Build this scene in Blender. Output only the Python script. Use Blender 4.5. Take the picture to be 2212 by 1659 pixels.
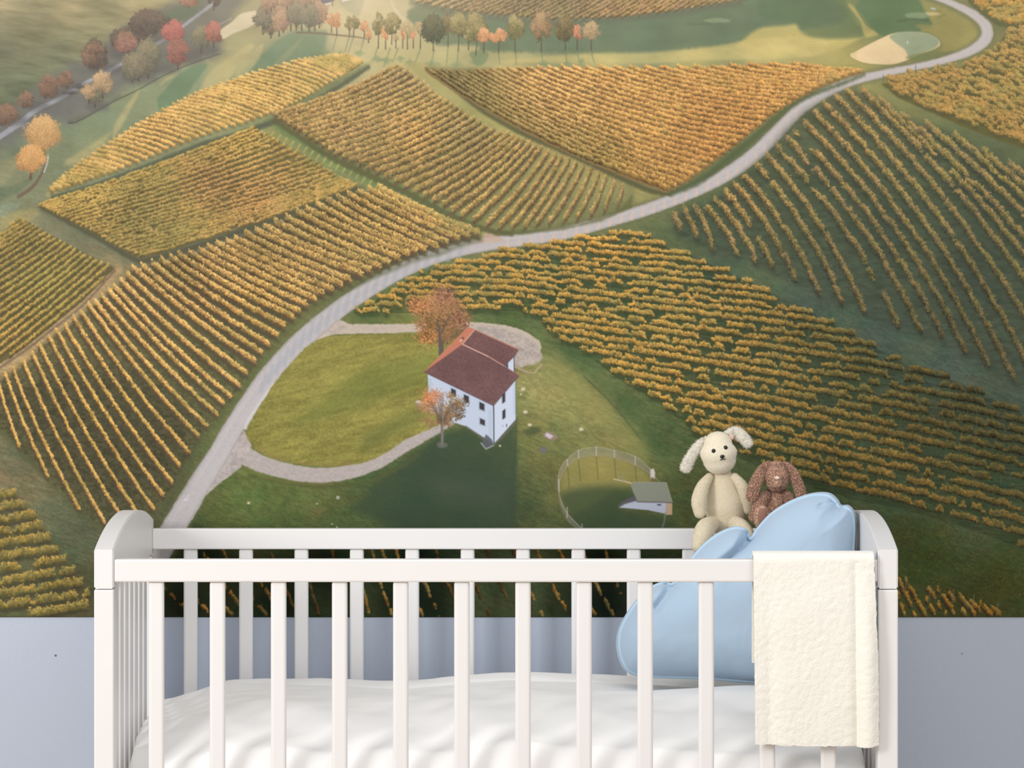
import bpy, bmesh, math, random
import numpy as np
from mathutils import Vector, noise as mnoise

for o in list(bpy.data.objects): bpy.data.objects.remove(o, do_unlink=True)
scene = bpy.context.scene
COL = scene.collection

# ---------------------------------------------------------------- camera
# level camera far in front of the cot, lens shifted down (verticals stay upright)
F, D, ZC = 8909.0, 6.36, 1.40            # focal length in pixels of the 2212 frame, distance to the cot front, eye height
VX, VY = 1130.0, 500.0                   # vanishing point of the depth lines in the frame
cam = bpy.data.cameras.new('camera'); cam_o = bpy.data.objects.new('camera', cam); COL.objects.link(cam_o)
cam_o.location = (0, -D, ZC); cam_o.rotation_euler = (math.pi / 2, 0, 0)
cam.sensor_width = 36; cam.lens = F / 2212 * 36
cam.shift_x = (1106 - VX) / 2212; cam.shift_y = (VY - 829.5) / 2212
cam.clip_end = 60
scene.camera = cam_o

# ---------------------------------------------------------------- light
world = bpy.data.worlds.new('room_daylight'); scene.world = world; world.use_nodes = True
bg = world.node_tree.nodes['Background']; bg.inputs[0].default_value = (0.965, 0.98, 1.0, 1); bg.inputs[1].default_value = 0.88
def area(name, loc, target, size, size_y, energy, col):
    l = bpy.data.lights.new(name, 'AREA'); l.shape = 'RECTANGLE'; l.size = size; l.size_y = size_y; l.energy = energy; l.color = col
    o = bpy.data.objects.new(name, l); COL.objects.link(o); o.location = loc
    o.rotation_euler = (Vector(target) - Vector(loc)).to_track_quat('-Z', 'Y').to_euler()
    return o
area('window_light', (-3.4, -3.0, 2.3), (0, 0.6, 1.1), 1.3, 1.5, 150, (1.0, 0.99, 0.985))
area('fill_light', (0.7, -2.4, 3.2), (0, 0.3, 0.7), 2.6, 2.0, 52, (1.0, 0.99, 0.98))  # added fill lamp overhead, brightens the cot tops and inner faces

scene.view_settings.view_transform = 'Standard'; scene.view_settings.look = 'None'
scene.view_settings.gamma = 1; scene.view_settings.use_curve_mapping = False
scene.view_settings.exposure = -0.36

def W(x, y, Y):
    """point at depth Y that the photograph shows at frame position x, y"""
    k = (D + Y) / F
    return Vector(((x - VX) * k, Y, ZC - (y - VY) * k))

# ---------------------------------------------------------------- helpers
def lin(c):
    c = np.asarray(c, np.float64) / 255.0
    return tuple(np.where(c <= 0.04045, c / 12.92, ((c + 0.055) / 1.055) ** 2.4))

def material(name, rgb, rough=0.5, spec=0.4, bump=0.0, scale=60.0, var=0.0, detail=3.0, sheen=0.0, tex='NOISE', dist=0.002, sub=0.0, lo=.25, hi=.75):
    m = bpy.data.materials.new(name); m.use_nodes = True
    nt = m.node_tree; b = nt.nodes['Principled BSDF']; c = lin(rgb)
    b.inputs['Base Color'].default_value = (*c, 1); b.inputs['Roughness'].default_value = rough
    b.inputs['Specular IOR Level'].default_value = spec
    if sheen: b.inputs['Sheen Weight'].default_value = sheen; b.inputs['Sheen Roughness'].default_value = .5
    if sub: b.inputs['Subsurface Weight'].default_value = sub; b.inputs['Subsurface Radius'].default_value = (.01, .008, .006)
    co = nt.nodes.new('ShaderNodeTexCoord')
    if var or bump:
        if tex == 'VORONOI':
            n = nt.nodes.new('ShaderNodeTexVoronoi'); n.inputs['Scale'].default_value = scale; fac = n.outputs['Distance']
        else:
            n = nt.nodes.new('ShaderNodeTexNoise'); n.inputs['Scale'].default_value = scale; n.inputs['Detail'].default_value = detail; fac = n.outputs['Fac']
        nt.links.new(co.outputs['Object'], n.inputs['Vector'])
        if var:
            r = nt.nodes.new('ShaderNodeValToRGB'); r.color_ramp.elements[0].position = lo; r.color_ramp.elements[1].position = hi
            r.color_ramp.elements[0].color = (*[v * (1 - var) for v in c], 1); r.color_ramp.elements[1].color = (*[min(1, v * (1 + var)) for v in c], 1)
            nt.links.new(fac, r.inputs['Fac']); nt.links.new(r.outputs['Color'], b.inputs['Base Color'])
        if bump:
            bp = nt.nodes.new('ShaderNodeBump'); bp.inputs['Strength'].default_value = bump; bp.inputs['Distance'].default_value = dist
            nt.links.new(fac, bp.inputs['Height']); nt.links.new(bp.outputs['Normal'], b.inputs['Normal'])
    return m

def link(name, me, mat, parent=None, smooth=False):
    o = bpy.data.objects.new(name, me); COL.objects.link(o)
    if mat is not None: me.materials.append(mat)
    if smooth: me.polygons.foreach_set('use_smooth', np.ones(len(me.polygons), bool))
    if parent is not None: o.parent = parent
    return o

def tag(o, label, cat, group=None, kind=None):
    o['label'] = label; o['category'] = cat
    if group: o['group'] = group
    if kind: o['kind'] = kind
    return o

def empty(name, loc=(0, 0, 0)):
    o = bpy.data.objects.new(name, None); COL.objects.link(o); o.location = loc; o.empty_display_size = .05
    return o

def from_bm(bm, name): 
    me = bpy.data.meshes.new(name); bm.normal_update(); bm.to_mesh(me); bm.free(); return me

def box_mesh(name, lo, hi, bev=0.0015, seg=2):
    bm = bmesh.new(); bmesh.ops.create_cube(bm, size=1)
    for v in bm.verts: v.co = Vector([lo[i] + (v.co[i] + .5) * (hi[i] - lo[i]) for i in range(3)])
    if bev: bmesh.ops.bevel(bm, geom=bm.edges[:], offset=bev, segments=seg, affect='EDGES', profile=.5)
    return from_bm(bm, name)

def grid_mesh(name, pts, nu, nv, close_u=False, close_v=False):
    """quads over points laid out as pts[v * nu + u]"""
    fs = []
    for v in range(nv - (0 if close_v else 1)):
        for u in range(nu - (0 if close_u else 1)):
            a = v * nu + u; b = v * nu + (u + 1) % nu; c = ((v + 1) % nv) * nu + (u + 1) % nu; d = ((v + 1) % nv) * nu + u
            fs.append((a, b, c, d))
    me = bpy.data.meshes.new(name); me.from_pydata([tuple(p) for p in pts], [], fs); me.update()
    return me

def structure(name, me, mat, label=None):
    o = link(name, me, mat); o['kind'] = 'structure'
    if label: o['label'] = label
    return o

# ---------------------------------------------------------------- the room
YW = 0.728                                 # back wall plane
M_wall = material('grey_painted_plaster', (184, 193, 208), .75, .2, .12, 220, .02, 4, dist=.0006)
M_floor = material('light_oak_floor', (190, 165, 135), .45, .3, .05, 30, .08)
M_fleck = material('blue_grey_paint_fleck', (96, 116, 134), .7)
wall = structure('wall_back', box_mesh('wall_back', (-3.2, YW, 0), (3.2, YW + .1, 2.7), 0), M_wall)
structure('floor', box_mesh('floor', (-3.2, -3.0, -.05), (3.2, YW, 0), 0), M_floor)
for x, y, r in ((120, 1416, 2.6), (2078, 1412, 1.4)):
    bm = bmesh.new(); k = (D + YW) / F; bmesh.ops.create_circle(bm, cap_ends=True, radius=r * k, segments=9)
    for v in bm.verts: v.co = Vector((v.co.x * (1 + .2 * math.sin(5 * v.co.y / k)), 0, v.co.y))
    f = bmesh.ops.extrude_face_region(bm, geom=bm.faces[:]); bmesh.ops.translate(bm, vec=(0, -.0004, 0), verts=[g for g in f['geom'] if isinstance(g, bmesh.types.BMVert)])
    fl = link('paint_fleck', from_bm(bm, 'paint_fleck'), M_fleck, wall); fl.location = W(x, y, YW)
# ---------------------------------------------------------------- mural print
# The wall mural is a flat printed picture; the print is drawn here in code.
OX, OY, CW, CH = -260, -200, 2732, 1534          # canvas origin and size in print units
IMG = np.zeros((CH, CW, 3), np.float32)
RNG = np.random.default_rng(7)
_T = {}

def vn(u, v, seed=0):
    if seed not in _T:
        _T[seed] = np.random.default_rng(1000 + seed).random((256, 256)).astype(np.float32)
    t = _T[seed]
    fu, fv = np.floor(u), np.floor(v)
    a, b = u - fu, v - fv
    a = a * a * (3 - 2 * a); b = b * b * (3 - 2 * b)
    i, j = fu.astype(np.int64) & 255, fv.astype(np.int64) & 255
    i2, j2 = (i + 1) & 255, (j + 1) & 255
    return (t[j, i] * (1 - a) + t[j, i2] * a) * (1 - b) + (t[j2, i] * (1 - a) + t[j2, i2] * a) * b

def fbm(u, v, seed=0, o=3):
    s = 0; w = 0.5; n = 0
    for k in range(o):
        s = s + w * vn(u * 2 ** k + 17 * k, v * 2 ** k + 31 * k, seed + k); n += w; w *= 0.55
    return s / n

def P(*a): return np.array(a, np.float32).reshape(-1, 2)

def smooth(pts, n=8, closed=False):
    p = np.asarray(pts, np.float32)
    q = np.vstack([p[-1:], p, p[:2]]) if closed else np.vstack([2 * p[:1] - p[1:2], p, 2 * p[-1:] - p[-2:-1]])
    out = []
    for k in range(1, len(q) - 2):
        for t in np.arange(n) / n:
            a, b, c, d = q[k - 1], q[k], q[k + 1], q[k + 2]
            out.append(0.5 * (2 * b + (c - a) * t + (2 * a - 5 * b + 4 * c - d) * t * t + (3 * b - a - 3 * c + d) * t ** 3))
    if not closed: out.append(p[-1])
    return np.array(out, np.float32)

def window(pts, pad):
    x0, y0 = np.floor(pts.min(0) - pad).astype(int); x1, y1 = np.ceil(pts.max(0) + pad).astype(int)
    x0 = max(x0, OX); y0 = max(y0, OY); x1 = min(x1, OX + CW); y1 = min(y1, OY + CH)
    if x1 <= x0 or y1 <= y0: return None
    X, Y = np.meshgrid(np.arange(x0, x1, dtype=np.float32), np.arange(y0, y1, dtype=np.float32))
    return X, Y, (slice(y0 - OY, y1 - OY), slice(x0 - OX, x1 - OX))

def inside(pts, X, Y):
    r = np.zeros(X.shape, bool); q = np.roll(pts, -1, 0)
    grid = X.ndim == 2
    for (ax, ay), (bx, by) in zip(pts, q):
        if ay == by: continue
        if grid:                                   # only the scan lines this edge crosses
            y0 = Y[0, 0]; i0 = int(max(0, np.floor(min(ay, by) - y0))); i1 = int(min(len(Y), np.ceil(max(ay, by) - y0) + 1))
            if i1 <= i0: continue
            yy = Y[i0:i1, :1]
            r[i0:i1] ^= ((ay > yy) != (by > yy)) & (X[i0:i1] < (bx - ax) * (yy - ay) / (by - ay) + ax)
        else:
            r ^= ((ay > Y) != (by > Y)) & (X < (bx - ax) * (Y - ay) / (by - ay) + ax)
    return r

def segdist(pts, X, Y, closed, pad=1e9):
    """distance to a polyline, exact up to pad"""
    d = np.full(X.shape, 1e9 if pad > 1e8 else pad * pad, np.float32); tt = np.zeros(X.shape, np.float32)
    m = len(pts) if closed else len(pts) - 1
    x0, y0 = X[0, 0], Y[0, 0]; H, W = X.shape
    for k in range(m):
        ax, ay = pts[k]; bx, by = pts[(k + 1) % len(pts)]
        i0 = int(np.clip(min(ay, by) - pad - y0, 0, H)); i1 = int(np.clip(max(ay, by) + pad - y0 + 2, 0, H))
        j0 = int(np.clip(min(ax, bx) - pad - x0, 0, W)); j1 = int(np.clip(max(ax, bx) + pad - x0 + 2, 0, W))
        if i1 <= i0 or j1 <= j0: continue
        w = (slice(i0, i1), slice(j0, j1)); xx = X[i0:i0 + 1, j0:j1]; yy = Y[i0:i1, j0:j0 + 1]
        vx, vy = bx - ax, by - ay; L = vx * vx + vy * vy + 1e-9
        t = np.clip(((xx - ax) * vx + (yy - ay) * vy) / L, 0, 1)
        e = (xx - ax - t * vx) ** 2 + (yy - ay - t * vy) ** 2
        s = e < d[w]
        d[w][s] = e[s]; tt[w][s] = (k + t)[s]
    return np.sqrt(d), tt

def blend(sl, a, col):
    IMG[sl] = IMG[sl] * (1 - a[..., None]) + np.asarray(col, np.float32) * a[..., None]

def fill(pts, col, f=1.2, alpha=1.0, rag=0, rs=8, seed=5, mode='mix', sm=False, shrink=0, noise=0):
    pts = smooth(pts, 6, True) if sm else np.asarray(pts, np.float32)
    w = window(pts, f + rag + 2)
    if w is None: return
    X, Y, sl = w
    d, _ = segdist(pts, X, Y, True, f + rag + 2 + shrink)
    d = np.where(inside(pts, X, Y), -d, d) + shrink
    if rag:
        k = np.abs(d) < rag + f + 1; d[k] += rag * 2 * (fbm(X[k] / rs, Y[k] / rs, seed) - 0.5)
    a = np.clip(0.5 - d / (2 * f), 0, 1); a = a * a * (3 - 2 * a) * alpha
    if mode == 'mul': IMG[sl] = IMG[sl] * (1 - a[..., None] * (1 - np.asarray(col, np.float32)))
    elif noise: blend(sl, a, np.asarray(col, np.float32) * (1 + noise * (fbm(X / 5, Y / 4, 77) - .5) + noise * .8 * (fbm(X / 24, Y / 12, 78, 2) - .5))[..., None])
    else: blend(sl, a, col)

def stroke(pts, wd, col, f=0.8, alpha=1.0, rag=0, rs=6, seed=9, sm=True, noise=0, mode='mix'):
    p = smooth(pts, 8) if sm else np.asarray(pts, np.float32)
    wd = np.asarray(wd, np.float32).reshape(-1)
    ww = np.interp(np.linspace(0, 1, len(p)), np.linspace(0, 1, len(wd)), wd)
    w = window(p, ww.max() + f + rag + 2)
    if w is None: return
    X, Y, sl = w
    d, t = segdist(p, X, Y, False, ww.max() * .5 + f + rag + 2)
    wh = np.interp(t, np.arange(len(p)), ww) * 0.5
    d = d - wh
    if rag:
        k = np.abs(d) < rag + f + 1; d[k] += rag * 2 * (fbm(X[k] / rs, Y[k] / rs, seed) - 0.5)
    a = np.clip(0.5 - d / (2 * f), 0, 1) * alpha
    c = np.asarray(col, np.float32)
    if mode == 'mul': IMG[sl] = IMG[sl] * (1 - a[..., None] * (1 - c)); return
    k = a > 0; ak = a[k][:, None]
    if noise: c = c * (1 + noise * (fbm(X[k] / 5, Y[k] / 4, seed + 3) - 0.5))[:, None]
    v = IMG[sl]; v[k] = v[k] * (1 - ak) + c * ak

_K = [(dx, dy) for dy in range(-4, 5) for dx in range(-4, 5)]
def splat(x, y, col, r, asp=1.0):
    """hard leaf dabs painted in the given order"""
    if len(x) == 0: return
    rm = float(np.max(r)); K = np.array([k for k in _K if k[0] ** 2 + (k[1] * asp) ** 2 <= (rm + .6) ** 2], np.float32)
    for s in range(0, len(x), 60000):
        e = slice(s, s + 60000)
        ix = np.rint(x[e])[:, None] + K[None, :, 0]; iy = np.rint(y[e])[:, None] + K[None, :, 1]
        d2 = (ix - x[e][:, None]) ** 2 + ((iy - y[e][:, None]) * asp) ** 2
        m = d2 <= (r[e][:, None] ** 2)
        ix = ix.astype(np.int64) - OX; iy = iy.astype(np.int64) - OY
        m &= (ix >= 0) & (ix < CW) & (iy >= 0) & (iy < CH)
        n = np.broadcast_to(np.arange(len(ix))[:, None], m.shape)[m]
        IMG[iy[m], ix[m]] = col[e][n]

def idw(pts, X, Y, p=2.6, eps=900.0):
    num = np.zeros(X.shape + (3,), np.float32); den = np.zeros(X.shape, np.float32)
    for x, y, r, g, b in pts:
        w = 1.0 / ((X - x) ** 2 + (Y - y) ** 2 + eps) ** (p / 2)
        num += w[..., None] * np.array([r, g, b], np.float32); den += w
    return num / den[..., None]

def lerp_rows(A, B, n, bulge=0.0):
    """n row polylines from points on A to points on B (index matched)"""
    A = np.asarray(A, np.float32); B = np.asarray(B, np.float32)
    ta = np.linspace(0, len(A) - 1, n); tb = np.linspace(0, len(B) - 1, n)
    rows = []
    for a, b in zip(ta, tb):
        p = np.array([np.interp(a, np.arange(len(A)), A[:, c]) for c in (0, 1)])
        q = np.array([np.interp(b, np.arange(len(B)), B[:, c]) for c in (0, 1)])
        t = np.linspace(0, 1, 14)[:, None]
        d = q - p; nrm = np.array([-d[1], d[0]]) / (np.hypot(*d) + 1e-6)
        rows.append(p + d * t + nrm * (bulge * np.hypot(*d) * 4 * t * (1 - t)))
    return rows

def resample(row, ds):
    seg = np.hypot(*np.diff(row, axis=0).T); s = np.concatenate([[0], np.cumsum(seg)])
    if s[-1] < ds: return np.zeros((0, 2)), np.zeros(0)
    u = np.arange(0, s[-1], ds)
    return np.stack([np.interp(u, s, row[:, 0]), np.interp(u, s, row[:, 1])], 1), u

def blur(a, r):
    for ax in (0, 1):
        for _ in range(2):
            p = np.concatenate([np.repeat(a.take([0], ax), r + 1, ax), a, np.repeat(a.take([-1], ax), r, ax)], ax)
            c = np.cumsum(p, ax); n = a.shape[ax]
            a = (c.take(range(2 * r + 1, 2 * r + 1 + n), ax) - c.take(range(n), ax)) / (2 * r + 1)
    return a

def vines(rows, poly=None, h=9, w=2.5, ds=.8, m=6, light=(220, 175, 95), mid=(170, 135, 70), dark=(95, 85, 60),
          shade=None, gap=0.0, gaps=26, r=(.65, 1.35), spots=(), lum=None, seed=1, sh_off=(-3, 3), sh_w=4, order='y', sh_a=.8,
          posts=0, post_col=(120, 112, 100), wob=1.2, green=.35, olive=(140, 130, 72), tuft=.5, trunk=0.0, under=(112, 88, 74)):
    """hedge rows drawn as leaf dabs, far rows first"""
    rng = np.random.default_rng(seed)
    L, M, D = (np.array(c, np.float32) for c in (light, mid, dark))
    if order == 'y': rows = sorted(rows, key=lambda q: q[:, 1].mean())
    SX, SY, XX, YY, QQ = [], [], [], [], []
    poly = None if poly is None else np.asarray(poly, np.float32)
    for k, row in enumerate(rows):
        p, u = resample(np.asarray(row, np.float32), ds)
        if len(p) == 0: continue
        if poly is not None:
            keep = inside(poly, p[:, 0], p[:, 1]); p, u = p[keep], u[keep]
        end = np.ones(len(p))
        if gap > 0 and len(p):
            g = vn(u / gaps + 7.3 * k, u * 0 + 3.7 * k, seed + 40)
            keep = g > gap; p, u = p[keep], u[keep]; end = np.clip((g[keep] - gap) / .12, .45, 1)
        if len(p) == 0: continue
        p = p + wob * 2 * (np.stack([vn(u / 14, u * 0 + k * 1.7, 60), vn(u / 14, u * 0 + k * 2.3, 61)], 1) - 0.5)
        SX.append(p[:, 0]); SY.append(p[:, 1])
        hh = h(p[:, 0], p[:, 1]) if callable(h) else np.full(len(p), h, np.float32)
        top = hh * end * (1 - tuft * .5 + tuft * (.6 * vn(u / 7.0 + 11 * k, u * 0 + k, seed + 70) + .4 * vn(u / 2.2 + 5 * k, u * 0 + k, seed + 71)))
        q = np.sort(rng.random((m, len(p))), 0)
        for j in range(m):
            qq = q[j]
            XX.append(p[:, 0] + rng.normal(0, w * .55, len(p)) * (1 - .35 * qq)); YY.append(p[:, 1] - qq * top + rng.normal(0, .6, len(p)))
            QQ.append(qq)
    if not SX: return
    if shade is not None:
        sx = np.concatenate(SX); sy = np.concatenate(SY)
        pad = 24; q0 = np.stack([sx, sy], 1); ww = window(np.stack([q0.min(0), q0.max(0)]), pad)
        X, Y, sl = ww; mk = np.zeros(X.shape, np.float32); x0, y0 = X[0, 0], Y[0, 0]
        for t in (.35, .7, 1.0):
            jx = np.rint(sx + sh_off[0] * t + rng.normal(0, sh_w * .2, len(sx)) - x0).astype(int); jy = np.rint(sy + sh_off[1] * t + rng.normal(0, sh_w * .16, len(sx)) - y0).astype(int)
            ok = (jx >= 0) & (jy >= 0) & (jx < X.shape[1]) & (jy < X.shape[0]); mk[jy[ok], jx[ok]] = 1
        mk = np.clip(blur(mk, max(1, int(sh_w * .45))) * 2.4, 0, 1)[..., None] * sh_a
        IMG[sl] = IMG[sl] * (1 - mk) + np.array(shade, np.float32) * mk
    x = np.concatenate(XX); y = np.concatenate(YY); q = np.concatenate(QQ)
    n1 = vn(x / 5, y / 5, seed + 80); n2 = rng.random(len(x)); n3 = fbm(x / 60, y / 60, seed + 81); n4 = fbm(x / 22, y / 16, seed + 83, 2)
    v = np.clip(np.where(q < trunk, -.25, -.02) + .06 + q * .92 + (n1 - .5) * .42 + (n2 - .5) * .32 + (n3 - .5) * .4, 0, 1)
    v = v[:, None].astype(np.float32)
    c = np.where(v < .5, D + (M - D) * (v * 2), M + (L - M) * (v * 2 - 1))
    g = np.clip((n4 - .5) * 3 + (n3 - .5) * 2 + green + (n2 - .5) * .3, 0, 1)[:, None] * .7
    c = c * (1 - g) + np.array(olive, np.float32) * (.62 + .6 * v) * g
    if trunk:
        tz = (np.clip((trunk - q) / .08, 0, 1) * .8)[:, None]; c = c * (1 - tz) + np.array(under, np.float32) * (.62 + .6 * n2[:, None]) * tz
    for sxx, syy, rad, sc, st in spots:
        wgt = (np.exp(-(((x - sxx) ** 2 + (y - syy) ** 2) / rad ** 2)) * st)[:, None]
        sc = np.array(sc, np.float32)
        c = c * (1 - wgt) + wgt * (sc * (.34 + .88 * v))
    if lum is not None: c = c * lum(x, y)[:, None]
    hue = (rng.random((len(x), 1)) - .5) * 26
    c = c + hue * np.array([1.0, .3, -.4])
    rr = (r[0] + (r[1] - r[0]) * rng.random(len(x)) ** 1.6).astype(np.float32)
    splat(x, y, np.clip(c, 0, 255).astype(np.float32), rr, .8)
    if posts:
        for row in rows:
            p, u = resample(np.asarray(row, np.float32), posts)
            for (a, b) in p:
                if poly is not None and not inside(poly, np.array([a]), np.array([b]))[0]: continue
                if rng.random() < .6: stroke(P(a, b + 2, a + rng.normal(0, .6), b - (h(np.array([a]), np.array([b]))[0] if callable(h) else h) - 1), [1.0], post_col, .7, .6, sm=False)

def tree(bx, by, h, w, cols, trunk=(85, 75, 65), tw=2.0, crown=0.62, n=None, r=(.7, 1.5), seed=0, airy=0.0, lit=(-.2, -1), split=True, top=1.0, sat0=0.0):
    rng = np.random.default_rng(seed + int(bx * 7 + by))
    cy = by - h * (1 - crown / 2); ry = h * crown / 2; rx = w / 2
    if tw: 
        stroke(P(bx, by, bx + rng.normal(0, w * .02), by - h * .35, bx + rng.normal(0, w * .03), by - h * .7), [tw * 1.3, tw, tw * .5], trunk, .7)
        if split:
            for k in range(5):
                a = rng.uniform(-1, 1)
                stroke(P(bx, by - h * rng.uniform(.3, .5), bx + a * rx * .35, by - h * .6, bx + a * rx * .75, by - h * rng.uniform(.65, .9)), [tw * .6, tw * .35], trunk, .6, .8)
    n = int(1.6 * (n or w * h * crown * .9)); r = (min(r[0], .7), min(r[1], 1.5))
    nc = max(12, n // 55)
    ang = rng.uniform(0, 2 * np.pi, nc); rad = np.sqrt(rng.random(nc)) * .92
    taper = lambda yy: 1 - .28 * np.clip(-yy, 0, 1) * top
    ccx = np.cos(ang) * rad; ccy = np.sin(ang) * rad
    ccx = ccx * taper(ccy)
    if airy: 
        keep = rng.random(nc) > airy * .6; ccx, ccy = ccx[keep], ccy[keep]; nc = len(ccx)
    i = rng.integers(0, nc, n)
    x = ccx[i] + rng.normal(0, .13, n); y = ccy[i] + rng.normal(0, .13, n)
    cn = rng.random(nc)[i]
    v = .5 + lit[0] * x * .35 + (lit[1] * y) * .34 + (cn - .5) * .45 + rng.normal(0, .14, n)
    o = np.argsort(-y + rng.normal(0, .5, n)) if False else np.argsort(v + rng.normal(0, .25, n))
    v = np.clip(v, 0, 1)[:, None]
    D, M, L = (np.array(c, np.float32) for c in cols)
    D, M, L = (gq.mean() * sat0 + gq * (1 - sat0) for gq in (D, M, L))
    c = np.where(v < .5, D + (M - D) * v * 2, M + (L - M) * (v * 2 - 1))
    c = c + (rng.random((n, 1)) - .5) * np.array([22, 10, 0])
    rr = r[0] + (r[1] - r[0]) * rng.random(n)
    splat(bx + x[o] * rx, cy + y[o] * ry, np.clip(c[o], 0, 255).astype(np.float32), rr.astype(np.float32))

def bush(x, y, w, h, cols, seed=0, r=(1, 2.2), n=None): tree(x, y, h, w, cols, tw=0, crown=1.0, seed=seed, r=r, n=n, top=.6, sat0=.35)
# ---- ground tones
def paint_ground():
    pts = [
     (-200,-150,170,158,118),(0,0,168,157,118),(150,15,175,163,120),(300,20,178,165,122),(420,10,150,140,105),(60,70,128,126,98),(200,70,140,138,102),(0,120,108,114,92),(130,120,112,120,95),
     (60,190,100,112,86),(20,240,96,106,84),(230,130,128,136,100),(290,80,142,142,104),(340,30,165,156,112),(-150,250,98,108,86),
     (30,320,110,126,104),(60,380,132,138,106),(10,360,130,138,108),(20,420,128,138,108),(20,470,142,142,102),(100,330,126,138,106),(150,270,126,142,114),(230,250,126,146,116),(200,320,140,152,112),
     (330,180,138,154,120),(400,150,146,158,120),(440,180,134,154,122),(520,110,178,170,122),(480,140,168,164,116),(560,70,160,152,112),(540,150,128,148,116),(600,120,120,140,110),(680,110,128,138,108),
     (650,30,190,178,138),(720,20,214,200,155),(800,10,222,208,166),(760,60,212,198,150),(860,30,206,196,152),(860,80,206,194,142),(950,100,192,184,132),(760,110,204,192,140),(870,125,196,188,128),
     (900,200,168,164,104),(1000,110,176,172,118),(1080,60,120,136,112),(1200,60,104,126,106),(1300,60,98,122,102),(1400,70,98,124,100),(1550,60,92,116,88),(1650,40,84,108,80),(1750,30,80,106,76),(1900,30,82,110,76),
     (1750,90,192,180,108),(1500,115,196,184,116),(1300,125,196,184,118),(1100,128,190,180,120),(1650,110,200,186,114),(2050,60,132,134,80),(2090,90,146,142,84),(1800,140,176,166,96),(1850,140,160,152,88),(2160,40,110,112,76),(2200,110,105,110,72),
     (1100,270,170,164,98),(1200,320,160,152,92),(1300,360,166,156,98),(1390,420,160,148,98),(1050,250,150,150,94),(970,190,160,158,104),(1420,430,118,124,78),
     (600,290,140,148,90),(700,350,124,142,86),(800,395,136,146,86),(900,440,126,140,82),(1000,490,128,136,82),(1050,505,130,132,86),
     (140,470,122,124,96),(200,520,116,120,92),(280,570,128,124,90),(400,550,100,104,84),(550,490,100,100,82),(700,440,104,104,82),(780,405,132,134,88),
     (60,745,178,152,102),(150,680,172,150,104),(230,610,168,148,104),(10,790,180,150,100),
     (100,880,88,90,66),(250,950,72,76,58),(400,780,92,100,66),(520,700,100,108,70),(350,700,112,106,72),(620,620,120,112,74),(850,520,124,118,76),
     (40,1000,104,108,82),(120,1100,100,106,78),(180,1160,88,98,72),(60,1040,130,122,88),(180,1280,78,80,54),(340,1090,92,94,66),
     (1600,330,98,112,74),(1450,420,92,108,72),(1500,480,76,96,68),(1420,500,88,104,70),(1560,580,72,92,72),(1750,660,74,92,78),(1900,720,72,90,78),(2050,800,74,90,78),(2180,880,70,84,70),
     (1800,400,84,100,74),(1900,500,72,88,70),(2100,600,66,80,66),(2150,450,78,92,68),(2050,320,100,112,76),(1950,230,130,132,84),(2150,320,94,106,76),(1760,230,104,114,72),
     (900,600,92,110,66),(800,680,80,100,58),(1100,680,74,98,56),(1200,620,74,96,60),(1400,650,72,92,62),(1600,750,72,90,64),(1800,850,70,86,62),(2000,950,72,86,60),(2150,1050,66,82,58),
     (1700,1000,66,82,52),(1950,1080,72,88,62),(2100,1150,70,86,58),(2000,1200,66,76,36),(2150,1250,66,76,36),(2100,1310,62,68,34),(1960,1160,64,74,40),
     (1250,740,84,104,62),(1350,870,76,98,60),(1430,950,70,92,56),(1480,1050,72,84,48),
     (700,800,136,138,66),(850,760,138,140,66),(620,880,128,132,62),(800,880,132,136,64),(900,880,118,128,60),(700,960,136,136,70),(600,980,130,132,72),(880,740,142,140,72),
     (1160,840,164,158,96),(1220,870,162,156,92),(1300,900,156,150,90),(1150,930,122,126,72),(1180,1000,106,112,66),(1350,950,142,140,82),(1430,1010,102,110,64),(1200,1080,100,100,60),(1140,1100,66,82,52),
     (1300,1010,156,146,82),(1250,1060,112,114,64),(1320,1060,98,106,60),(1320,1120,62,78,54),(1470,1100,76,86,50),
     (600,1060,96,112,60),(700,1090,96,108,60),(520,1080,98,116,62),(480,1120,96,108,58),(800,1050,72,92,58),(950,1000,62,82,60),(900,1080,60,80,58),(1050,1050,62,80,60),(780,1110,88,102,58),(1000,1120,64,84,56),
     (450,1200,20,30,16),(700,1220,10,20,10),(900,1210,12,24,12),(1300,1210,8,16,8),(600,1300,16,28,12),(900,1300,18,28,16),(1300,1300,14,22,14),(400,1300,24,30,16),(1500,1300,34,44,26),(1700,1300,34,44,26),  # bottom strip behind the cot: its shade painted into the print
    ]
    s = 6
    X, Y = np.meshgrid(np.arange(OX, OX + CW + s, s, dtype=np.float32), np.arange(OY, OY + CH + s, s, dtype=np.float32))
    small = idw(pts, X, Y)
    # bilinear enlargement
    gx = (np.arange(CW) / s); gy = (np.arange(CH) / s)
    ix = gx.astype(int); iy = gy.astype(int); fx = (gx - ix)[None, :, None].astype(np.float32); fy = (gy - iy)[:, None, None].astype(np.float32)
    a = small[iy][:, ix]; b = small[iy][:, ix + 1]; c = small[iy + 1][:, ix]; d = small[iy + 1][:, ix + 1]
    IMG[:] = (a * (1 - fx) + b * fx) * (1 - fy) + (c * (1 - fx) + d * fx) * fy

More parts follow.
